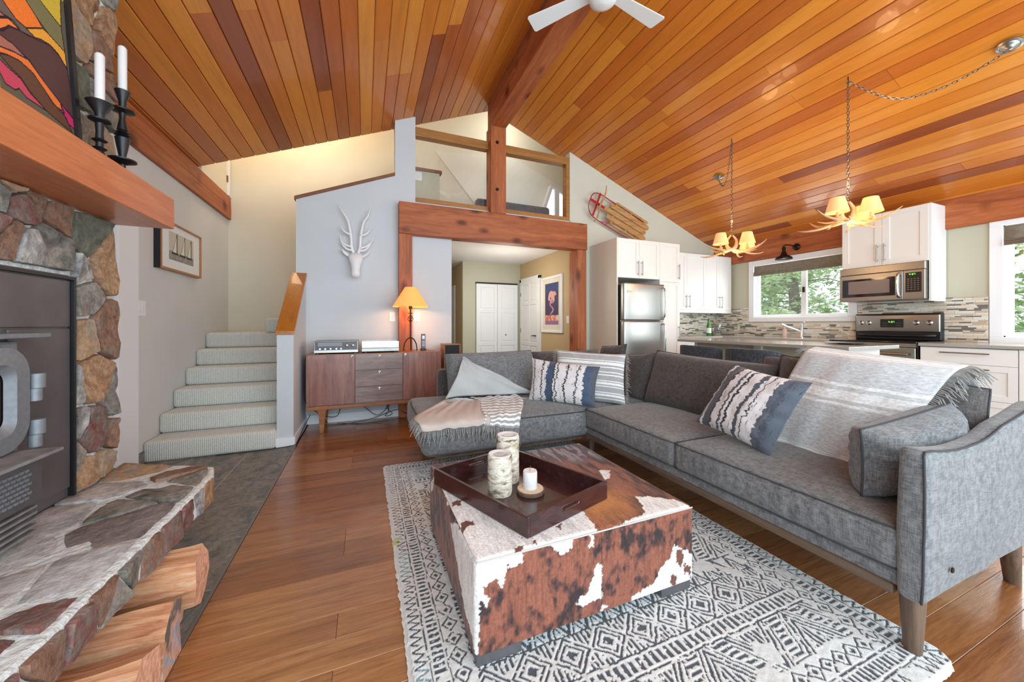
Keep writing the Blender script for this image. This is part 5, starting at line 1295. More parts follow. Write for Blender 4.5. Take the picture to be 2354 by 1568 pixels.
# base cabinets and wall counters
t = thing('base_cabinet', (5.1, 4.4, 0), 'white base cabinet run under the corner counter behind the stools', 'cabinet')
box('body', M['cab'], (4.39, 4.10, .1, 5.94, 4.69, .92), t)
for a in (4.39, 4.78): d = shaker(t, 'y', 4.10, -1, a, a+.39, .11, .91)
t = thing('sink_cabinet', (5.63, 3.3, 0), 'white base cabinet run under the kitchen window and sink', 'cabinet')
box('body', M['cab'], (5.34, 2.63, .1, 5.94, 4.08, .92), t)
for k in range(3): a = 2.64+.48*k; d = shaker(t, 'x', 5.34, -1, a, a+.48, .11, .91); bar_handle(d, (5.32, a+.42, .65), (5.32, a+.42, .8), (-1,0,0))
m = MB().box(4.385, 4.06, .925, 5.945, 4.675, .955).box(5.31, 2.625, .925, 5.945, 4.06, .955); m.build('wall_counter', M['counter'], bev=.003, label='grey stone worktop running round the corner under the kitchen window', cat='countertop')
t = thing('drawer_cabinet', (5.63, 1.55, 0), 'white three-drawer base cabinet right of the range', 'cabinet')
box('body', M['cab'], (5.34, 1.24, .1, 5.94, 1.855, .92), t); box('end_panel', M['cab'], (5.32, 1.215, 0, 5.94, 1.24, .92), t)
for (z0, z1, fl_) in ((.765, .918, True), (.44, .765, False), (.11, .44, False)):
    d = shaker(t, 'x', 5.34, -1, 1.245, 1.85, z0, z1, 'drawer', flat=fl_); zz = (z0+z1)/2+.03 if fl_ else z1-.04; bar_handle(d, (5.32, 1.42, zz), (5.32, 1.68, zz), (-1,0,0))
MB().box(5.30, 1.10, .925, 5.945, 1.858, .955).build('end_counter', M['counter'], bev=.003, label='grey stone worktop right of the range beside the window', cat='countertop')
# backsplash mosaic : base sheets with raised strips
bs = thing('mosaic_backsplash', (5.9, 3.0, .955), 'mosaic backsplash of thin beige, grey and green glass strips around the kitchen', 'backsplash')
MB().box(4.385, 4.680, .955, 5.95, 4.699, 1.42).build('grout_sheet', M['tile_w'], bs)
MB().box(5.930, 2.628, .955, 5.949, 4.68, 1.17).box(5.930, 4.07, 1.17, 5.949, 4.68, 1.42).box(5.930, 1.57, .955, 5.949, 2.628, 1.44).build('grout_sheet', M['tile_w'], bs)
tc_ = [plain('mosaic_cream', (222,208,188), .2), plain('mosaic_beige', (196,178,156), .2), plain('mosaic_grey', (112,110,104), .12), plain('mosaic_green', (124,136,124), .1), plain('mosaic_white', (228,224,216), .2)]
rr = random.Random(9); mbs = [MB() for _ in tc_]
def strips(ax, a0, a1, z0, z1, hole=None):
    z = z0+.002
    while z < z1-.008:
        a = a0+rr.uniform(-.1, 0); h = rr.choice([.010, .014, .014, .020])
        while a < a1:
            L = rr.choice([.05, .08, .10, .14]); b = min(a+L, a1); aa = max(a, a0)
            ok = not (hole and z+h > hole[2] and aa < hole[1] and b > hole[0]) and b-aa > .01
            if ok:
                k = rr.choices(range(5), [4, 3, 2.2, 1.1, 4])[0]; e = rr.uniform(.003, .006)
                if ax == 'y': mbs[k].box(aa+.001, 4.680-e, z, b-.001, 4.681, min(z+h, z1))
                else: mbs[k].box(5.930-e, aa+.001, z, 5.931, b-.001, min(z+h, z1))
            a = b+.0005 if b < a1 else a1
        z += h+.002
strips('y', 4.39, 5.925, .957, 1.335); strips('x', 2.63, 4.67, .957, 1.42, (2.62, 4.07, 1.165)); strips('x', 1.57, 2.63, .957, 1.44)
for mb_, mt_, nm in zip(mbs, tc_, ('cream', 'beige', 'grey', 'green', 'white')):
    mb_.build('mosaic_strips', mt_, bs, kind='stuff')
# range
t = thing('range_stove', (5.62, 2.24, 0), 'stainless electric range with a black cooktop and knobbed back panel', 'range')
box('body', M['blackmatte'], (5.33, 1.865, .02, 5.93, 2.62, .945), t); box('side_trim', M['black'], (5.31, 1.862, .1, 5.90, 1.868, .96), t)
box('cooktop', M['darkglass'], (5.29, 1.865, .945, 5.90, 2.62, .962), t, bev=.003)
MB().rbox(5.84, 1.875, 1.055, 5.915, 2.61, 1.262, .014, (1,2,1), 3).build('control_panel', M['steel'], t, smooth=True, auto=50)
MB().box(5.848, 1.866, .962, 5.92, 2.618, 1.275).build('panel_surround', M['black'], t, bev=.012)
MB().tube([(5.83, 1.90, 1.02), (5.81, 2.0, 1.015), (5.81, 2.49, 1.015), (5.83, 2.58, 1.02)], .016, 10).build('vent_rail', M['black'], t, smooth=True)
for y in (1.955, 2.06, 2.48, 2.555):
    k = MB().lathe([(.026, 0), (.026, -.006), (.018, -.010), (.016, -.028), (0, -.03)], (5.84, y, 1.165), 20, 'x', cap=False).build('knob', M['chrome'], t, smooth=True, auto=40)
c = box('clock_display', M['black'], (5.834, 2.165, 1.11, 5.841, 2.37, 1.21), t, bev=.001); m = MB()
def seg7(mb, txt, y, z, h, w, X, t_=.0022):
    S = {'1':'bc','2':'abged','3':'abgcd','4':'fgbc','5':'afgcd','0':'abcdef','7':'abc','8':'abcdefg','9':'abcfgd','6':'afgecd'}
    for ch in txt:
        if ch == ':': mb.box(X, y-t_/2, z-h*.2, X-.001, y+t_/2, z-h*.2+t_); mb.box(X, y-t_/2, z+h*.2, X-.001, y+t_/2, z+h*.2+t_); y -= w*.7; continue
        for s_ in S.get(ch, ''):
            y0, y1 = y+w/2, y-w/2
            q = {'a':(y1,z+h/2-t_,y0,z+h/2),'d':(y1,z-h/2,y0,z-h/2+t_),'g':(y1,z-t_/2,y0,z+t_/2),'f':(y0-t_,z,y0,z+h/2),'b':(y1,z,y1+t_,z+h/2),'e':(y0-t_,z-h/2,y0,z),'c':(y1,z-h/2,y1+t_,z)}[s_]
            mb.box(X, q[0], q[1], X-.001, q[2], q[3])
        y -= w*1.5
seg7(m, '4:37', 2.29, 1.175, .018, .011, 5.8335); m.build('clock_digits', M['ledgreen'], c)
m = MB()
for i in range(4):
    for j in range(2): m.box(5.8335, 2.185+i*.012, 1.13+j*.03, 5.8325, 2.192+i*.012, 1.136+j*.03).box(5.8335, 2.31+i*.012, 1.13+j*.03, 5.8325, 2.317+i*.012, 1.136+j*.03)
m.build('buttons', M['handle'], c)
d = MB().rbox(5.295, 1.875, .28, 5.33, 2.61, .90, .008, (1,1,1), 2).build('oven_door', M['steel'], t); box('oven_window', M['darkglass'], (5.289, 2.0, .45, 5.297, 2.49, .72), d)
box('oven_window_frame', M['black'], (5.292, 1.96, .42, 5.296, 2.53, .755), d)
MB().cyl((5.25, 1.92, .83), (5.25, 2.57, .83), .012).cyl((5.25, 1.95, .83), (5.295, 1.95, .83), .01).cyl((5.25, 2.54, .83), (5.295, 2.54, .83), .01).build('handle', M['steel'], d, smooth=True, auto=50)
box('top_strip', M['steel'], (5.29, 1.868, .905, 5.33, 2.617, .944), t)
# over-the-range microwave + cabinet
t = thing('microwave_cabinet', (5.77, 2.25, 1.40), 'white two-door wall cabinet over the microwave near the ceiling', 'cabinet')
box('body', M['cab'], (5.61, 1.88, 1.835, 5.94, 2.635, 2.45), t); box('side_panel', M['cab'], (5.60, 1.862, 1.40, 5.94, 1.88, 2.45), t)
d = shaker(t, 'x', 5.61, -1, 1.88, 2.257, 1.835, 2.45, rail=.065); bar_handle(d, (5.59, 2.225, 1.90), (5.59, 2.225, 2.06), (-1,0,0))
d = shaker(t, 'x', 5.61, -1, 2.257, 2.635, 1.835, 2.45, rail=.065); bar_handle(d, (5.59, 2.29, 1.90), (5.59, 2.29, 2.06), (-1,0,0))
t = thing('microwave', (5.75, 2.26, 1.42), 'stainless over-the-range microwave with a black window and keypad', 'microwave')
box('body', M['steel_d'], (5.56, 1.885, 1.425, 5.94, 2.632, 1.83), t); box('vent_grille', M['steel'], (5.535, 1.885, 1.745, 5.57, 2.632, 1.83), t, bev=.006)
d = box('door', M['steel'], (5.53, 2.055, 1.425, 5.562, 2.632, 1.742), t, bev=.004); box('door_window', M['darkglass'], (5.525, 2.12, 1.475, 5.532, 2.60, 1.69), d)
box('window_screen', plain('microwave_screen', (128,112,108), .3), (5.5235, 2.165, 1.51, 5.526, 2.54, 1.665), d)
MB().tube(spline([(5.525, 2.085, 1.455), (5.495, 2.085, 1.48), (5.485, 2.085, 1.585), (5.495, 2.085, 1.69), (5.525, 2.085, 1.715)], 6), .012, 10, flat=1.3).build('handle', M['chrome'], d, smooth=True)
p = box('control_panel', M['steel'], (5.53, 1.887, 1.425, 5.562, 2.052, 1.742), t, bev=.003); box('keypad', M['black'], (5.525, 1.91, 1.50, 5.532, 2.035, 1.715), p, bev=.002)
m = MB()
for i in range(4):
    for j in range(6): m.box(5.5245, 1.928+i*.026, 1.525+j*.023, 5.5235, 1.942+i*.026, 1.533+j*.023)
m.build('keys', M['handle'], p); m = MB(); seg7(m, '4:37', 2.0, 1.695, .016, .010, 5.524); m.build('clock_digits', M['ledgreen'], p)
# sink faucet, bottle, crock, dish
t = thing('kitchen_faucet', (5.72, 3.18, .955), 'chrome kitchen faucet with a pull-out spout below the window', 'faucet')
MB().lathe([(.026, .955), (.026, .965), (.020, .975), (.019, 1.14), (.015, 1.155)], (5.72, 3.16, 0), 20).tube([(5.72, 3.16, 1.04), (5.60, 3.28, 1.11), (5.56, 3.33, 1.145)], [.013, .014, .016], 12).build('body', M['chrome'], t, smooth=True, auto=50)
MB().tube([(5.72, 3.16, 1.15), (5.74, 3.12, 1.19)], [.008, .005], 8).build('lever', M['chrome'], t, smooth=True)
t = thing('soap_bottle', (5.78, 3.42, .955), 'pinkish soap dispenser behind the faucet', 'soap bottle')
MB().lathe([(.028, .955), (.03, .96), (.03, 1.06), (.012, 1.08), (.012, 1.10)], (5.78, 3.42, 0), 18).build('body', plain('pink_plastic', (220,190,176), .4), t, smooth=True, auto=50); MB().cyl((5.78, 3.42, 1.10), (5.78, 3.42, 1.13), .005, n=8).cyl((5.78, 3.42, 1.13), (5.74, 3.44, 1.13), .005, n=8).build('pump', M['white'], t)
t = thing('green_bottle', (5.33, 4.33, .956), 'green glass bottle with a white label on the corner counter', 'bottle')
MB().lathe([(.034, .956), (.037, .962), (.037, 1.10), (.030, 1.14), (.014, 1.18), (.013, 1.23), (.015, 1.235), (.013, 1.245)], (5.33, 4.33, 0), 24).build('glass_body', M['green'], t, smooth=True, auto=50); MB().lathe([(.0378, 1.0), (.0378, 1.085)], (5.33, 4.33, 0), 24, cap=False).build('label', M['white'], t)
t = thing('utensil_cup', (5.50, 4.40, .956), 'copper cup with wooden utensils beside the green bottle', 'utensil holder')
MB().lathe([(.040, .956), (.045, .96), (.048, 1.08), (.044, 1.08), (.040, .97)], (5.50, 4.40, 0), 20).build('cup', M['handle'], t, smooth=True, auto=50)
for a, b, h in ((.012, .0, .25), (-.02, .01, .29), (.0, -.015, .22)): MB().tube([(5.50+a*.5, 4.40+b, .97), (5.50+a*2, 4.40+b*2, .956+h-.03), (5.50+a*2.3, 4.40+b*2, .956+h)], [.005, .006, .017], 8, flat=.5).build('utensil', M['oak'], t, smooth=True)
t = thing('wine_glass', (5.62, 4.36, .956), 'clear wine glass on the corner counter right of the utensils', 'glass')
MB().lathe([(.032, .956), (.030, .960), (.004, .964), (.004, 1.03), (.02, 1.045), (.035, 1.08), (.033, 1.13), (.028, 1.15)], (5.62, 4.36, 0), 20, cap=False).build('bowl_and_stem', glassmat('clear_glass', (.86,.9,.9,1), .25), t, smooth=True)
# sconce above the window
t = thing('wall_sconce', (5.88, 3.35, 2.18), 'dark bronze barn sconce on the wooden beam above the kitchen window', 'wall lamp')
MB().lathe([(.05, 0), (.05, -.012), (.03, -.024), (.012, -.03)], (5.91, 3.33, 2.29), 24, 'x').build('wall_plate', M['bronze'], t, smooth=True, auto=50)
MB().tube(spline([(5.90, 3.33, 2.29), (5.80, 3.36, 2.315), (5.72, 3.39, 2.31), (5.71, 3.39, 2.27)], 6), .008, 10).build('arm', M['bronze'], t, smooth=True)
MB().lathe([(.020, 2.285), (.024, 2.275), (.022, 2.215), (.03, 2.205), (.045, 2.165), (.10, 2.13), (.108, 2.105), (.10, 2.105), (.04, 2.155), (.02, 2.17)], (5.71, 3.39, 0), 28, cap=False).build('shade', M['bronze'], t, smooth=True)
MB().lathe([(0, 2.115), (.02, 2.12), (.026, 2.14), (.015, 2.165)], (5.71, 3.39, 0), 16, cap=False).build('bulb', M['white'], t, smooth=True)
# roman blinds
def blind(y0, y1, z1, z0, lab):
    t = thing('roman_blind', (5.93, (y0+y1)/2, z0), lab, 'blind', 'taupe roman blinds'); fx = XR-.005
    m = MB().grid(lambda u, v: (fx-.012-.02*max(0, (1-v)-.55)*1.2, y0+u*(y1-y0)+(.0), z0+.05+v*(z1-z0-.05)), 12, 8); o = m.build('fabric', M['blind'], t, smooth=True); md = o.modifiers.new('s', 'SOLIDIFY'); md.thickness = .008
    for k in range(3):
        m = MB().tube([(fx-.028-.004*k, y0+.004, z0+.06-k*.022), (fx-.030-.004*k, (y0+y1)/2, z0+.052-k*.022), (fx-.028-.004*k, y1-.004, z0+.06-k*.022)], .013, 8, flat=.7); m.build('fold', M['blind'], t, smooth=True)
blind(2.74, 3.97, 2.09, 1.925, 'taupe roman blind half raised in the kitchen window over the sink')
blind(.26, 1.47, 2.13, 1.93, 'taupe roman blind raised in the window at the right edge')
# island
t = thing('kitchen_island', (4.15, 2.65, 0), 'kitchen island with pale panels and a white end behind the sofa', 'island')
box('body', M['wall_sage'], (4.02, 1.86, .08, 4.50, 3.44, .92), t); box('end_panel', M['cab'], (4.0, 1.84, 0, 4.52, 1.86, .92), t); box('end_panel', M['cab'], (4.0, 3.44, 0, 4.52, 3.46, .92), t)
box('divider_post', M['cab_side'], (3.99, 2.60, 0, 4.02, 2.68, .92), t); box('toe_kick', M['blackmatte'], (4.05, 1.90, 0, 4.47, 3.40, .08), t)
box('island_counter', M['counter'], (3.74, 1.715, .925, 4.55, 3.50, .957), bev=.003, label='long grey stone island worktop behind the two bar stools', cat='countertop')
MB().lathe([(.05, .958), (.15, .966), (.155, .970), (.15, .972), (.05, .964), (0, .964)], (4.30, 2.0, 0), 28, cap=False).build('black_plate', M['black'], smooth=True, label='flat dark plate on the island end before the range', cat='plate')
# bar stools
def stool(cy, lab):
    cx = 3.50; t = thing('bar_stool', (cx, cy, 0), lab, 'stool', 'bar stools at the island')
    def fn(u, v):
        a = (u-.5)*2.0; y = cy-.26*math.sin(a*1.15)/math.sin(1.15); x = cx-.17+.20*(1-math.cos(a*1.15)); z = .66+v*.255-.02*abs(a)**4*v
        return (x, y, z)
    o = MB().grid(fn, 20, 6, True).build('backrest', M['stool'], t, smooth=True); md = o.modifiers.new('s', 'SOLIDIFY'); md.thickness = .035; md.offset = 0; b_ = o.modifiers.new('b', 'BEVEL'); b_.width = .012; b_.segments = 3
    MB().tube([(cx-.192, cy+.12, .68), (cx-.192, cy+.12, .905)], .0035, 6).build('seam', M['piping'], t)
    MB().rbox(cx-.17, cy-.22, .60, cx+.20, cy+.22, .67, .03, (4,4,1), 3).build('seat', M['stool'], t, smooth=True)
    for sx in (-1, 1):
        for sy in (-1, 1): MB().cyl((cx+sx*.19, cy+sy*.20, 0), (cx+sx*.14, cy+sy*.16, .60), .014, .017, 10).build('leg', M['bronze'], t, smooth=True)
    MB().tube([(cx+.17, cy+.18, .22), (cx+.17, cy-.18, .22), (cx-.17, cy-.18, .22), (cx-.17, cy+.18, .22)], .009, 8, closed=True).build('footrest', M['bronze'], t)
stool(2.90, 'dark grey upholstered bar stool at the left end of the island'); stool(2.33, 'dark grey upholstered bar stool at the middle of the island')
# chandeliers
def chain(mb, pts, link=.034, r=.0028):
    P = spline(pts, 16); L = [0]
    for i in range(1, len(P)): L.append(L[-1]+(P[i]-P[i-1]).length)
    n = int(L[-1]/(link*.78)); i = 0
    for k in range(n):
        s_ = (k+.5)/n*L[-1]
        while L[i+1] < s_: i += 1
        c = P[i].lerp(P[i+1], (s_-L[i])/(L[i+1]-L[i])); d = (P[i+1]-P[i]).normalized(); a = d.orthogonal().normalized(); b = d.cross(a); sd = a if k % 2 else b
        mb.tube([c+d*math.cos(q)*link*.5+sd*math.sin(q)*link*.27 for q in [2*PI*j/8 for j in range(8)]], r, 4, closed=True)
def chandelier(hx, hy, cx, cy, zf, rot, sag, lab):
    hz = ceilz(hx)-.022; cz = ceilz(cx)-.022
    t = thing('antler_chandelier', (hx, hy, zf), lab, 'chandelier', 'antler chandeliers over the island')
    m = MB(); chain(m, [(hx, hy, hz-.03), (hx, hy, (hz+zf)/2), (hx, hy, zf+.12)]); chain(m, [(hx, hy, hz-.035), (lerp(hx,cx,.33), lerp(hy,cy,.33), min(hz,cz)-sag*.9), (lerp(hx,cx,.66), lerp(hy,cy,.66), min(hz,cz)-sag), (cx, cy, cz-.03)])
    m.build('chain', M['handle'], t, kind='stuff')
    MB().tube([(hx, hy, hz+.01), (hx, hy, hz-.02), (hx+.008, hy, hz-.035), (hx, hy, hz-.045)], .004, 6).build('hook', M['bronze'], t)
    n = Vector((-SL, 0, -1)).normalized(); q = n.to_track_quat('Z', 'Y').to_matrix().to_4x4()
    m = MB().lathe([(.062, .0), (.062, .006), (.05, .012), (.046, .010), (.040, .016), (.03, .02), (.024, .026), (.012, .034), (0, .036)], (0,0,0), 28, cap=False)
    m2 = MB().add([tuple((q @ Vector(v))+Vector((cx, cy, cz+.004))) for v in m.v], m.f); m2.build('ceiling_canopy', M['steel'], t, smooth=True, auto=40)
    rs = random.Random(int(hx*100))
    cr, sr = math.cos(rot), math.sin(rot); T = lambda x, y, z: (hx+x*cr-y*sr, hy+x*sr+y*cr, zf+z)
    # central curved antlers rising to the loop
    for s_ in (-1, 1): MB().tube(spline([T(.0, .0, -.04), T(s_*.045, .01, .0), T(s_*.05, 0, .07), T(s_*.01, 0, .13)], 6), lin([.018, .020, .014, .008], 19), 8).build('antler', M['antler'], t, smooth=True)
    arms = [(200, .15, .02), (335, .15, .02), (20, .215, -.01), (110, .18, .0)]
    for k, (a, r_, dz) in enumerate(arms):
        a0_ = a; a = math.radians(a); c_, s_ = math.cos(a), math.sin(a)
        P_ = lambda rr_, off, z: T(rr_*c_-off*s_, rr_*s_+off*c_, z)
        main = spline([P_(0, 0, -.03), P_(.08, .03, -.055), P_(.17, .02, -.05), P_(.26, -.02, -.02), P_(.33, -.05, .035)], 6)
        MB().tube(main, lin([.016, .015, .013, .009, .002], len(main)), 8).build('antler', M['antler'], t, smooth=True)
        m = MB().tube(spline([P_(.10, .03, -.05), P_(.17, .09, -.08), P_(.25, .14, -.085), P_(.31, .16, -.07)], 5), lin([.011, .010, .007, .002], 16), 7)
        m.tube(spline([P_(.13, .0, -.05), P_(.18, -.06, -.06), P_(.23, -.11, -.04)], 5), lin([.010, .007, .002], 11), 7).build('tine', M['antler'], t, smooth=True)
        x, y = r_*c_, r_*s_
        if a0_ == 110: continue
        MB().lathe([(.004, -.06), (.022, -.045), (.024, -.04), (.010, -.035), (.010, .0)], T(x, y, dz), 14).build('candle_cup', M['antler'], t, smooth=True, auto=50)
        sh = MB().lathe([(.082, .0), (.050, .125)], T(x, y, dz+.0), 24, cap=False).build('lampshade', M['shade2'], t, smooth=True)
        MB().lathe([(.0, .02), (.014, .03), (.018, .05), (.008, .075), (0, .08)], T(x, y, dz), 10, cap=False).build('bulb', M['bulb'], t, smooth=True)
    light('chandelier_light', 'POINT', (hx, hy, zf-.12), 6, (1, .62, .30), .12)
    light('chandelier_uplight', 'POINT', (hx, hy, zf+.30), 4, (1, .62, .30), .08)
chandelier(3.91, 1.80, 4.29, 1.04, 2.09, math.radians(-22), .16, 'nearer antler chandelier hanging on the long looped chain')
chandelier(3.94, 2.90, 4.38, 3.41, 2.05, math.radians(-30), .20, 'further antler chandelier above the left end of the island')
# ceiling fan
t = thing('ceiling_fan', (1.66, 2.25, 3.55), 'white ceiling fan hanging from the ridge beam at the top edge', 'ceiling fan')
MB().lathe([(0, 3.565), (.06, 3.57), (.10, 3.59), (.11, 3.63), (.105, 3.70), (.06, 3.73), (.04, 3.74)], (1.66, 2.25, 0), 32, cap=False).build('motor_housing', M['white'], t, smooth=True, auto=50)
MB().cyl((1.66, 2.25, 3.73), (1.66, 2.25, 3.835), .014).lathe([(.05, 3.80), (.06, 3.838)], (1.66, 2.25, 0), 24).build('downrod', M['white'], t, smooth=True, auto=50)
for k in range(3):
    a = math.radians(127-120*k); c_, s_ = math.cos(a), math.sin(a); T = lambda r_, o_, z: (1.66+r_*c_-o_*s_, 2.25+r_*s_+o_*c_, z)
    m = MB().add([T(r_, o_, 3.665+dz+o_*.12) for dz in (0, .008) for (r_, o_) in ((.09,-.045),(.60,-.074),(.612,-.062),(.612,.062),(.60,.074),(.09,.045))], [(5,4,3,2,1,0),(6,7,8,9,10,11)]+[(i,(i+1)%6,6+(i+1)%6,6+i) for i in range(6)]); m.build('blade', M['white'], t, bev=.002)

# ================================================================ sideboard and what stands on it
sb = thing('walnut_sideboard', (.13, 4.47, 0), 'mid-century walnut sideboard with three drawers and splayed legs', 'sideboard')
x0, x1, y0, y1, z0, z1 = -.56, .82, 4.26, 4.66, .28, .83
box('top', M['walnut_o'], (x0-.01, y0+.005, z1-.018, x1+.01, y1, z1), sb, bev=.003); box('side', M['walnut'], (x0-.01, y0+.004, z0, x0+.008, y1, z1-.018), sb); box('side', M['walnut'], (x1-.008, y0+.004, z0, x1+.01, y1, z1-.018), sb)
box('carcass', M['walnut_x'], (x0+.008, y0+.02, z0, x1-.008, y1, z1-.018), sb)
d = box('door', M['walnut'], (x0, y0, z0+.008, -.108, y0+.02, z1-.006), sb, bev=.002); MB().lathe([(.013, 0), (.013, -.004), (.009, -.005), (0, -.002)], (-.135, y0, .80), 16, 'y', cap=False).build('finger_pull', M['chrome'], d)
d = box('door', M['walnut'], (.398, y0, z0+.008, x1, y0+.02, z1-.006), sb, bev=.002); MB().lathe([(.013, 0), (.013, -.004), (.009, -.005), (0, -.002)], (.425, y0, .80), 16, 'y', cap=False).build('finger_pull', M['chrome'], d)
zz = [z0+.008, .465, .645, z1-.006]
for k in range(3):
    d = box('drawer', M['walnut_x'], (-.102, y0, zz[k]+.003, .392, y0+.02, zz[k+1]-.003), sb, bev=.002); MB().lathe([(.013, 0), (.013, -.004), (.009, -.005), (0, -.002)], (.145, y0, zz[k+1]-.03), 16, 'y', cap=False).build('finger_pull', M['chrome'], d)
MB().box(x0, y0-.004, .245, x1, y0+.03, .28).box(x0, y1-.04, .245, x1, y1, .28).build('base_rail', M['walnut_o'], sb, bev=.003)
for (lx, s_) in ((-.42, -1), (.70, 1)):
    for yy in (y0+.015, y1-.04):
        m = MB().prism([(lx-.07, .285), (lx+.05, .285), (lx+.03, .20), (lx+s_*.0+.012, 0), (lx-.028, 0), (lx-.03, .17), (lx-.045, .225), (lx-.07, .245)], 'y', yy-.018, yy+.018); m.build('leg', M['walnut_o'], sb, bev=.004)
# receiver
t = thing('stereo_receiver', (-.285, 4.36, .83), 'vintage silver and dark stereo receiver with round knobs on the sideboard', 'receiver')
box('case', M['steel_d'], (-.50, 4.25, .845, -.07, 4.52, .972), t, bev=.003); box('dial_panel', M['iron'], (-.487, 4.243, .874, -.083, 4.252, .964), t, bev=.001); box('lower_strip', M['steel'], (-.495, 4.242, .847, -.075, 4.252, .873), t)
box('tuning_window', M['darkglass'], (-.46, 4.241, .915, -.23, 4.245, .955), t)
for x_, r_, z_ in ((-.44,.010,.888),(-.39,.010,.888),(-.34,.010,.888),(-.285,.010,.888),(-.24,.010,.888),(-.185,.014,.92),(-.125,.014,.92)):
    MB().lathe([(r_, 0), (r_, -.016), (r_*.8, -.018), (0, -.018)], (x_, 4.244, z_), 16, 'y', cap=False).build('knob', M['chrome'], t, smooth=True, auto=40)
for x_ in (-.47, -.10): MB().cyl((x_, 4.29, .83), (x_, 4.29, .846), .018).cyl((x_, 4.48, .83), (x_, 4.48, .846), .018).build('foot', M['black'], t)
# turntable
t = thing('turntable', (.16, 4.38, .83), 'silver turntable under a clear dust cover beside the receiver', 'record player')
box('plinth', M['handle'], (-.04, 4.25, .845, .355, 4.58, .885), t, bev=.004); MB().lathe([(.14, .886), (.145, .890), (.145, .898), (.14, .902), (0, .902)], (.10, 4.42, 0), 32, cap=False).build('platter', M['steel_d'], t, smooth=True, auto=40)
MB().tube([(.30, 4.53, .91), (.29, 4.38, .912), (.22, 4.33, .908)], .005, 8).build('tonearm', M['chrome'], t, smooth=True)
m = MB().box(-.035, 4.255, .888, .35, 4.258, .955).box(-.035, 4.575, .888, .35, 4.578, .955).box(-.035, 4.255, .888, -.032, 4.578, .955).box(.347, 4.255, .888, .35, 4.578, .955).box(-.035, 4.255, .955, .35, 4.578, .958); m.build('dust_cover', glassmat('dust_cover_acrylic', (.93,.93,.93,1), .28), t)
for x_ in (.20, .245, .27): MB().lathe([(.005, 0), (.005, -.006), (0, -.006)], (x_, 4.248, .865), 10, 'y', cap=False).build('button', M['steel_d'], t)
for x_ in (0, .31): MB().cyl((x_, 4.29, .83), (x_, 4.29, .846), .02).cyl((x_, 4.54, .83), (x_, 4.54, .846), .02).build('foot', M['black'], t)
# lamp
lx, ly = .50, 4.44
t = thing('table_lamp', (lx, ly, .83), 'lit table lamp with an orange cone shade and twisted iron tripod stem', 'lamp')
MB().cyl((lx, ly, .97), (lx, ly, 1.37), .009).lathe([(.02, 1.33), (.022, 1.37), (.012, 1.41)], (lx, ly, 0), 16).build('stem', M['bronze'], t, smooth=True, auto=50)
for k in range(3):
    a = math.radians(200+120*k); c_, s_ = math.cos(a), math.sin(a); MB().tube(spline([(lx, ly, .985), (lx+.035*c_, ly+.035*s_, .975), (lx+.075*c_, ly+.075*s_, .92), (lx+.09*c_, ly+.09*s_, .835)], 6), .007, 8).build('leg', M['bronze'], t, smooth=True)
for k in range(4):
    a0 = k*PI/2; pts = [(lx+.032*math.sin(PI*q/10)*math.cos(a0+q*.35), ly+.032*math.sin(PI*q/10)*math.sin(a0+q*.35), 1.17+.09*q/10) for q in range(11)]; MB().tube(pts, .0035, 6).build('twist_wire', M['bronze'], t, smooth=True)
MB().lathe([(.03, 1.275), (.032, 1.28), (.012, 1.285)], (lx, ly, 0), 18).build('collar', M['bronze'], t, smooth=True, auto=50)
MB().lathe([(.205, 1.355), (.204, 1.360), (.068, 1.585), (.070, 1.588)], (lx, ly, 0), 40, cap=False).build('lampshade', M['shade'], t, smooth=True)
MB().lathe([(0, 1.41), (.02, 1.42), (.03, 1.45), (.02, 1.49), (0, 1.50)], (lx, ly, 0), 14, cap=False).build('bulb', M['bulb'], t, smooth=True)
light('table_lamp_light', 'POINT', (lx, ly, 1.40), 8, (1, .60, .26), .04)
# phone-like stand, remote, speaker
t = thing('cordless_phone', (.65, 4.42, .83), 'upright dark cordless phone on its base right of the lamp', 'phone')
box('handset', M['iron'], (.622, 4.41, .85, .672, 4.44, 1.03), t, bev=.006); box('base', M['black'], (.615, 4.39, .83, .68, 4.46, .855), t, bev=.004); box('screen', M['handle'], (.632, 4.407, .97, .662, 4.411, 1.01), t)
m = MB()
for i in range(3):
    for j in range(4): m.box(.632+i*.012, 4.4075, .885+j*.018, .639+i*.012, 4.4105, .894+j*.018)
m.build('keys', M['white'], t)
MB().rbox(.70, 4.36, .83, .78, 4.39, .845, .005, (1,1,1), 2).build('remote_control', M['handle'], label='small silver remote lying on the right end of the sideboard', cat='remote')
t = thing('bookshelf_speaker', (.99, 4.40, 0), 'small walnut speaker with a black grille right of the sideboard', 'speaker')
box('cabinet', M['walnut_o'], (.885, 4.36, .60, 1.09, 4.58, .905), t, bev=.003); box('grille', M['blackmatte'], (.90, 4.348, .615, 1.075, 4.362, .892), t, bev=.004)
box('stand', M['bronze'], (.95, 4.44, .02, 1.02, 4.50, .60), t); box('stand_base', M['bronze'], (.88, 4.36, 0, 1.09, 4.58, .02), t)
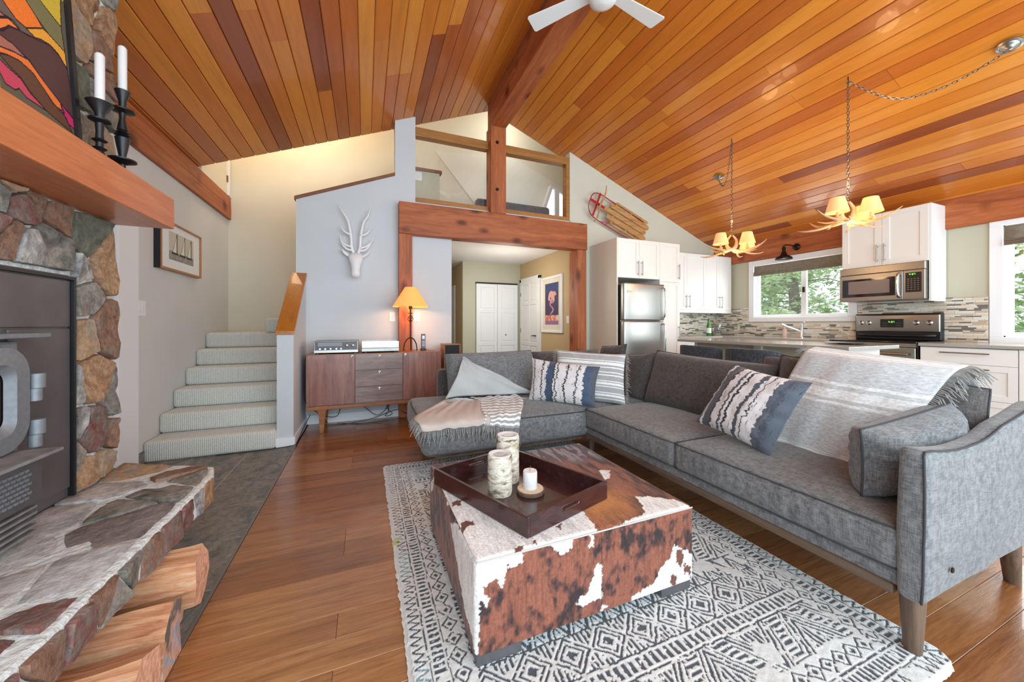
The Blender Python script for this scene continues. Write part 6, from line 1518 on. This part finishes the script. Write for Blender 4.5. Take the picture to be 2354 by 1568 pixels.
# cables
def cable(pts, lab, r=.004): MB().tube(spline(pts, 8), r, 6).build('cable', M['cable'], smooth=True, label=lab, cat='cable', group='cables hanging under the sideboard')
cable([(-.57, 4.30, .83), (-.592, 4.33, .72), (-.60, 4.36, .5), (-.585, 4.42, .28), (-.50, 4.55, .16), (-.40, 4.60, .02)], 'black cable running down the left side of the sideboard')
cable([(-.10, 4.64, .27), (.02, 4.60, .14), (.15, 4.60, .06), (.30, 4.62, .20), (.34, 4.64, .27)], 'black cable sagging in a wide loop under the drawers')
cable([(-.48, 4.60, .26), (-.44, 4.58, .12), (-.30, 4.56, .10), (-.26, 4.60, .24)], 'short cable loop behind the left sideboard leg')
cable([(-.45, 4.56, .008), (-.15, 4.54, .008), (.10, 4.60, .03), (.35, 4.62, .10), (.48, 4.56, .06), (.62, 4.57, .18), (.66, 4.64, .26)], 'long cable crossing the floor and rising behind the wooden post')
cable([(.20, 4.64, .26), (.26, 4.58, .12), (.22, 4.56, .05), (.30, 4.56, .07), (.24, 4.58, .16), (.40, 4.62, .27)], 'tangled cable hanging near the middle of the sideboard')
cable([(-.30, 4.60, .007), (.0, 4.48, .007), (.3, 4.55, .007), (.55, 4.50, .007)], 'thin black cable lying on the floor under the sideboard', .003)
cable([(-.58, 4.64, .12), (-.60, 4.30, .06), (-.605, 3.96, .02), (-.62, 3.90, .012), (-.80, 3.865, .010), (-1.2, 3.86, .010)], 'thin grey cable trailing around the foot of the low stair wall', .0035)

# ================================================================ deer head
dh = thing('deer_head', (-.10, 4.66, 1.70), 'white faux deer head with tall antlers mounted on the pale wall', 'wall sculpture')
cx = -.105
sec = [(2.00, .034, .03, .030), (1.985, .066, .045, .050), (1.955, .080, .06, .066), (1.92, .078, .075, .070), (1.88, .064, .09, .066), (1.84, .053, .105, .056), (1.80, .045, .12, .048), (1.765, .042, .13, .042), (1.735, .047, .135, .040), (1.71, .043, .13, .034), (1.69, .022, .12, .016)]
m = MB(); n = 20; vs = []; 
for (z, rx_, off, ry_) in sec:
    for k in range(n):
        a = 2*PI*k/n; sx = math.cos(a); sy = math.sin(a)
        brow = .010*math.exp(-((z-1.925)/.018)**2)*(math.exp(-((abs(sx)-.75)/.18)**2)) if sy < 0 else 0
        eye = -.014*math.exp(-((z-1.895)/.014)**2)*(math.exp(-((abs(sx)-.72)/.16)**2)) if sy < 0 else 0
        vs.append((cx+rx_*sx*(1+.1*(sy < -.3)), 4.70-off+ry_*sy-(brow+eye if sy < 0 else 0), z))
fs = [(i*n+k, i*n+(k+1) % n, (i+1)*n+(k+1) % n, (i+1)*n+k) for i in range(len(sec)-1) for k in range(n)]; fs += [tuple(range(n-1,-1,-1)), tuple((len(sec)-1)*n+k for k in range(n))]
m.add(vs, fs).build('head', M['ceramic'], dh, smooth=True, sub=1)
MB().lathe([(.045, 0), (.07, -.02), (.05, -.05)], (cx, 4.70, 1.93), 20, 'y').build('neck_mount', M['ceramic'], dh, smooth=True)
for s_ in (-1, 1):
    MB().tube(spline([(cx+s_*.045, 4.655, 1.95), (cx+s_*.085, 4.645, 1.965), (cx+s_*.125, 4.64, 1.995), (cx+s_*.15, 4.64, 2.03)], 5), lin([.014, .032, .028, .003], 16), 10, flat=.45).build('ear', M['ceramic'], dh, smooth=True)
    tips = 0.02 if s_ > 0 else 0
    main = spline([(cx+s_*.025, 4.655, 1.99), (cx+s_*.045, 4.64, 2.06), (cx+s_*.05, 4.63, 2.15), (cx+s_*.062, 4.63, 2.25), (cx+s_*.085, 4.63, 2.36), (cx+s_*.135, 4.63, 2.45), (cx+s_*(.195-tips*2), 4.635, 2.545)], 6)
    MB().tube(main, lin([.019, .018, .017, .016, .014, .010, .002], len(main)), 10).build('antler', M['ceramic'], dh, smooth=True)
    m = MB()
    for (za, pts) in ((0, [(.045, 2.02), (.10, 2.035), (.15, 2.09), (.175, 2.16)]), (1, [(.048, 2.05), (.11, 2.075), (.16, 2.12), (.195, 2.17)] if s_ > 0 else [(.048, 2.06), (.11, 2.075), (.155, 2.12), (.17, 2.20)]), (2, [(.055, 2.20), (.10, 2.215), (.14, 2.25), (.165, 2.30)])):
        q = spline([(cx+s_*a, 4.64-.012*za, b) for a, b in pts], 5); m.tube(q, lin([.014, .013, .010, .002], len(q)), 8)
    m.build('tine', M['ceramic'], dh, smooth=True)

# ================================================================ sled on the wall
# local frame: s along the sled (from the steering end), w across
O = Vector((3.16, 4.62, 3.02)); ex = Vector((1.0, 0, -.40)).normalized(); ew = Vector((.40, 0, 1.0)).normalized(); en = Vector((0, -1, 0))
def S(s, w, d=0): p = O+ex*s+ew*w+en*d; return (p.x, p.y, p.z)
sl = thing('wooden_sled', S(.5, 0), 'vintage wooden sled with red runners hanging on the kitchen gable wall', 'sled')
def sbox(s0, s1, w0, w1, d0, d1): return MB().add([S(a, b, c) for c in (d0, d1) for (a, b) in ((s0,w0),(s1,w0),(s1,w1),(s0,w1))], [(0,3,2,1),(4,5,6,7),(0,1,5,4),(1,2,6,5),(2,3,7,6),(3,0,4,7)])
def slat(s0, s1, w, hw, tip):
    n = 6; P = [(s0, w-hw*.8), (s1-tip, w-hw)]+[(s1-tip+tip*math.sin(PI/2*k/n), w-hw*math.cos(PI/2*k/n)) for k in range(1, n)]+[(s1, w)]+[(s1-tip+tip*math.sin(PI/2*k/n), w+hw*math.cos(PI/2*k/n)) for k in range(n-1, 0, -1)]+[(s1-tip, w+hw), (s0, w+hw*.8)]
    k = len(P); return MB().add([S(a, b, .06) for a, b in P]+[S(a, b, .075) for a, b in P], [tuple(range(k-1,-1,-1)), tuple(range(k, 2*k))]+[(i, (i+1) % k, k+(i+1) % k, k+i) for i in range(k)])
slat(.24, 1.10, 0, .042, .05).build('slat', M['sledwood'], sl, bev=.002)
slat(.32, 1.13, .095, .042, .06).build('slat', M['sledwood'], sl, bev=.002); slat(.32, 1.13, -.095, .042, .06).build('slat', M['sledwood'], sl, bev=.002)
slat(.42, 1.08, .175, .018, .02).build('side_rail', M['sledwood'], sl); slat(.42, 1.08, -.175, .018, .02).build('side_rail', M['sledwood'], sl)
for s_ in (.42, .72, 1.0): sbox(s_, s_+.035, -.17, .17, .045, .06).build('cross_bar', M['sledwood'], sl)
P_ = [(.16-.02, -.30), (.17, -.20), (.16, -.08), (.15, 0), (.16, .08), (.17, .20), (.14, .32)]
q = spline([S(a+.0, b, .085) for a, b in P_], 5); MB().tube(q, lin([.010, .020, .024, .026, .024, .020, .010], len(q)), 8, flat=.45).build('steering_bar', M['sledwood'], sl, smooth=True)
for s_ in (-1, 1):
    q = spline([S(1.05, s_*.19, .0), S(.7, s_*.20, .0), (S(.35, s_*.20, .0)), S(.12, s_*.19, .01), S(.0, s_*.12, .04), S(-.03, 0, .06)], 6)
    MB().tube(q, .008, 6).build('runner', M['red'], sl, smooth=True)
    MB().tube([S(.38, s_*.20, 0), S(.42, s_*.16, .05)], .006, 6).tube([S(.95, s_*.20, 0), S(.98, s_*.16, .05)], .006, 6).tube([S(.28, s_*.20, 0), S(.44, s_*.15, .045)], .007, 6).build('strut', M['red'], sl)
sbox(-.03, .24, -.02, .02, .055, .064).build('front_brace', M['red'], sl); sbox(.10, .13, -.19, .19, .03, .038).build('front_bar', M['red'], sl)
for (a, b) in ((.45, .12), (.98, -.10)): MB().cyl(S(a, b, .06), S(a, b, -.078), .006, n=8).build('wall_hook', M['bronze'], sl)
# ================================================================ outside
gd = struct('ground_outside', plain('lawn', (120,150,80), .95, nz=.3, nsc=4), (6.1, -8, -.5, 30, 20, -.4))
leafm = NT('leaf'); v = leafm.coord('Object'); f = leafm.noise(v, 3, 3); cc = leafm.ramp(f, [C(120,152,92), C(184,210,140), C(226,240,200)], [.35, .5, .65])
leafm.set(cc, .7); tl = leafm.n('ShaderNodeBsdfTranslucent'); leafm.l(cc, tl.inputs[0]); mx = leafm.n('ShaderNodeMixShader'); mx.inputs[0].default_value = .45; leafm.l(leafm.b.outputs[0], mx.inputs[1]); leafm.l(tl.outputs[0], mx.inputs[2]); leafm.l(mx.outputs[0], leafm.out.inputs[0])
def tree(x, y, h, r, n, seed, lab):
    rs = random.Random(seed); t = thing('garden_tree', (x, y, -.4), lab, 'tree', 'trees outside the kitchen windows')
    MB().tube(spline([(x, y, -.4), (x+.05, y, h*.3), (x-.05, y+.05, h*.6), (x, y, h)], 4), lin([.14, .11, .07, .02], 13), 10).build('trunk', M['logbark'], t, smooth=True)
    m = MB(); bm_ = MB()
    for k in range(64):
        z = rs.uniform(.0, h*.95); a = rs.uniform(0, 2*PI); L = r*(1-z/h*.6)*rs.uniform(.6, 1.1); e = (x+L*math.cos(a), y+L*math.sin(a), z-.15*L)
        bm_.tube([(x, y, z), ((x+e[0])/2, (y+e[1])/2, z+.05*L), e], [.02, .013, .004], 5)
        for q in range(n//42):
            tt_ = rs.uniform(.25, 1.02); c = Vector((x, y, z)).lerp(Vector(e), tt_)+Vector((rs.gauss(0,.13), rs.gauss(0,.13), rs.gauss(0,.10)))
            d1 = Vector((rs.uniform(-1,1), rs.uniform(-1,1), rs.uniform(-.6,.6))).normalized(); d2 = d1.orthogonal().normalized(); s1 = rs.uniform(.04, .085)
            m.add([c-d1*s1, c+d2*s1*.4, c+d1*s1, c-d2*s1*.4], [(0,1,2,3)])
    bm_.build('branch', M['logbark'], t, smooth=True, kind='stuff'); m.build('foliage', leafm.m, t, kind='stuff')
tree(8.6, 4.9, 4.6, 1.5, 5200, 1, 'leafy pale green tree outside the left half of the sink window')
tree(9.2, 3.2, 4.8, 1.6, 5200, 2, 'leafy green tree outside the right half of the sink window')
tree(8.8, 1.4, 4.4, 1.3, 4200, 3, 'green tree outside the window at the right edge')
tree(10.6, 6.6, 5.0, 1.6, 4000, 4, 'tree furthest back behind the left pane of the sink window')
fc = thing('garden_fence', (8.0, 1.5, -.4), 'low wooden fence outside the window at the right edge', 'fence')
for z in (.45, .75): box('rail', M['logbark'], (7.0, -1.0, z+.2, 7.04, 2.6, z+.28), fc)
for k in range(4): box('post', M['logbark'], (6.98, -.8+k*1.0, -.4, 7.07, -.7+k*1.0, 1.08), fc)
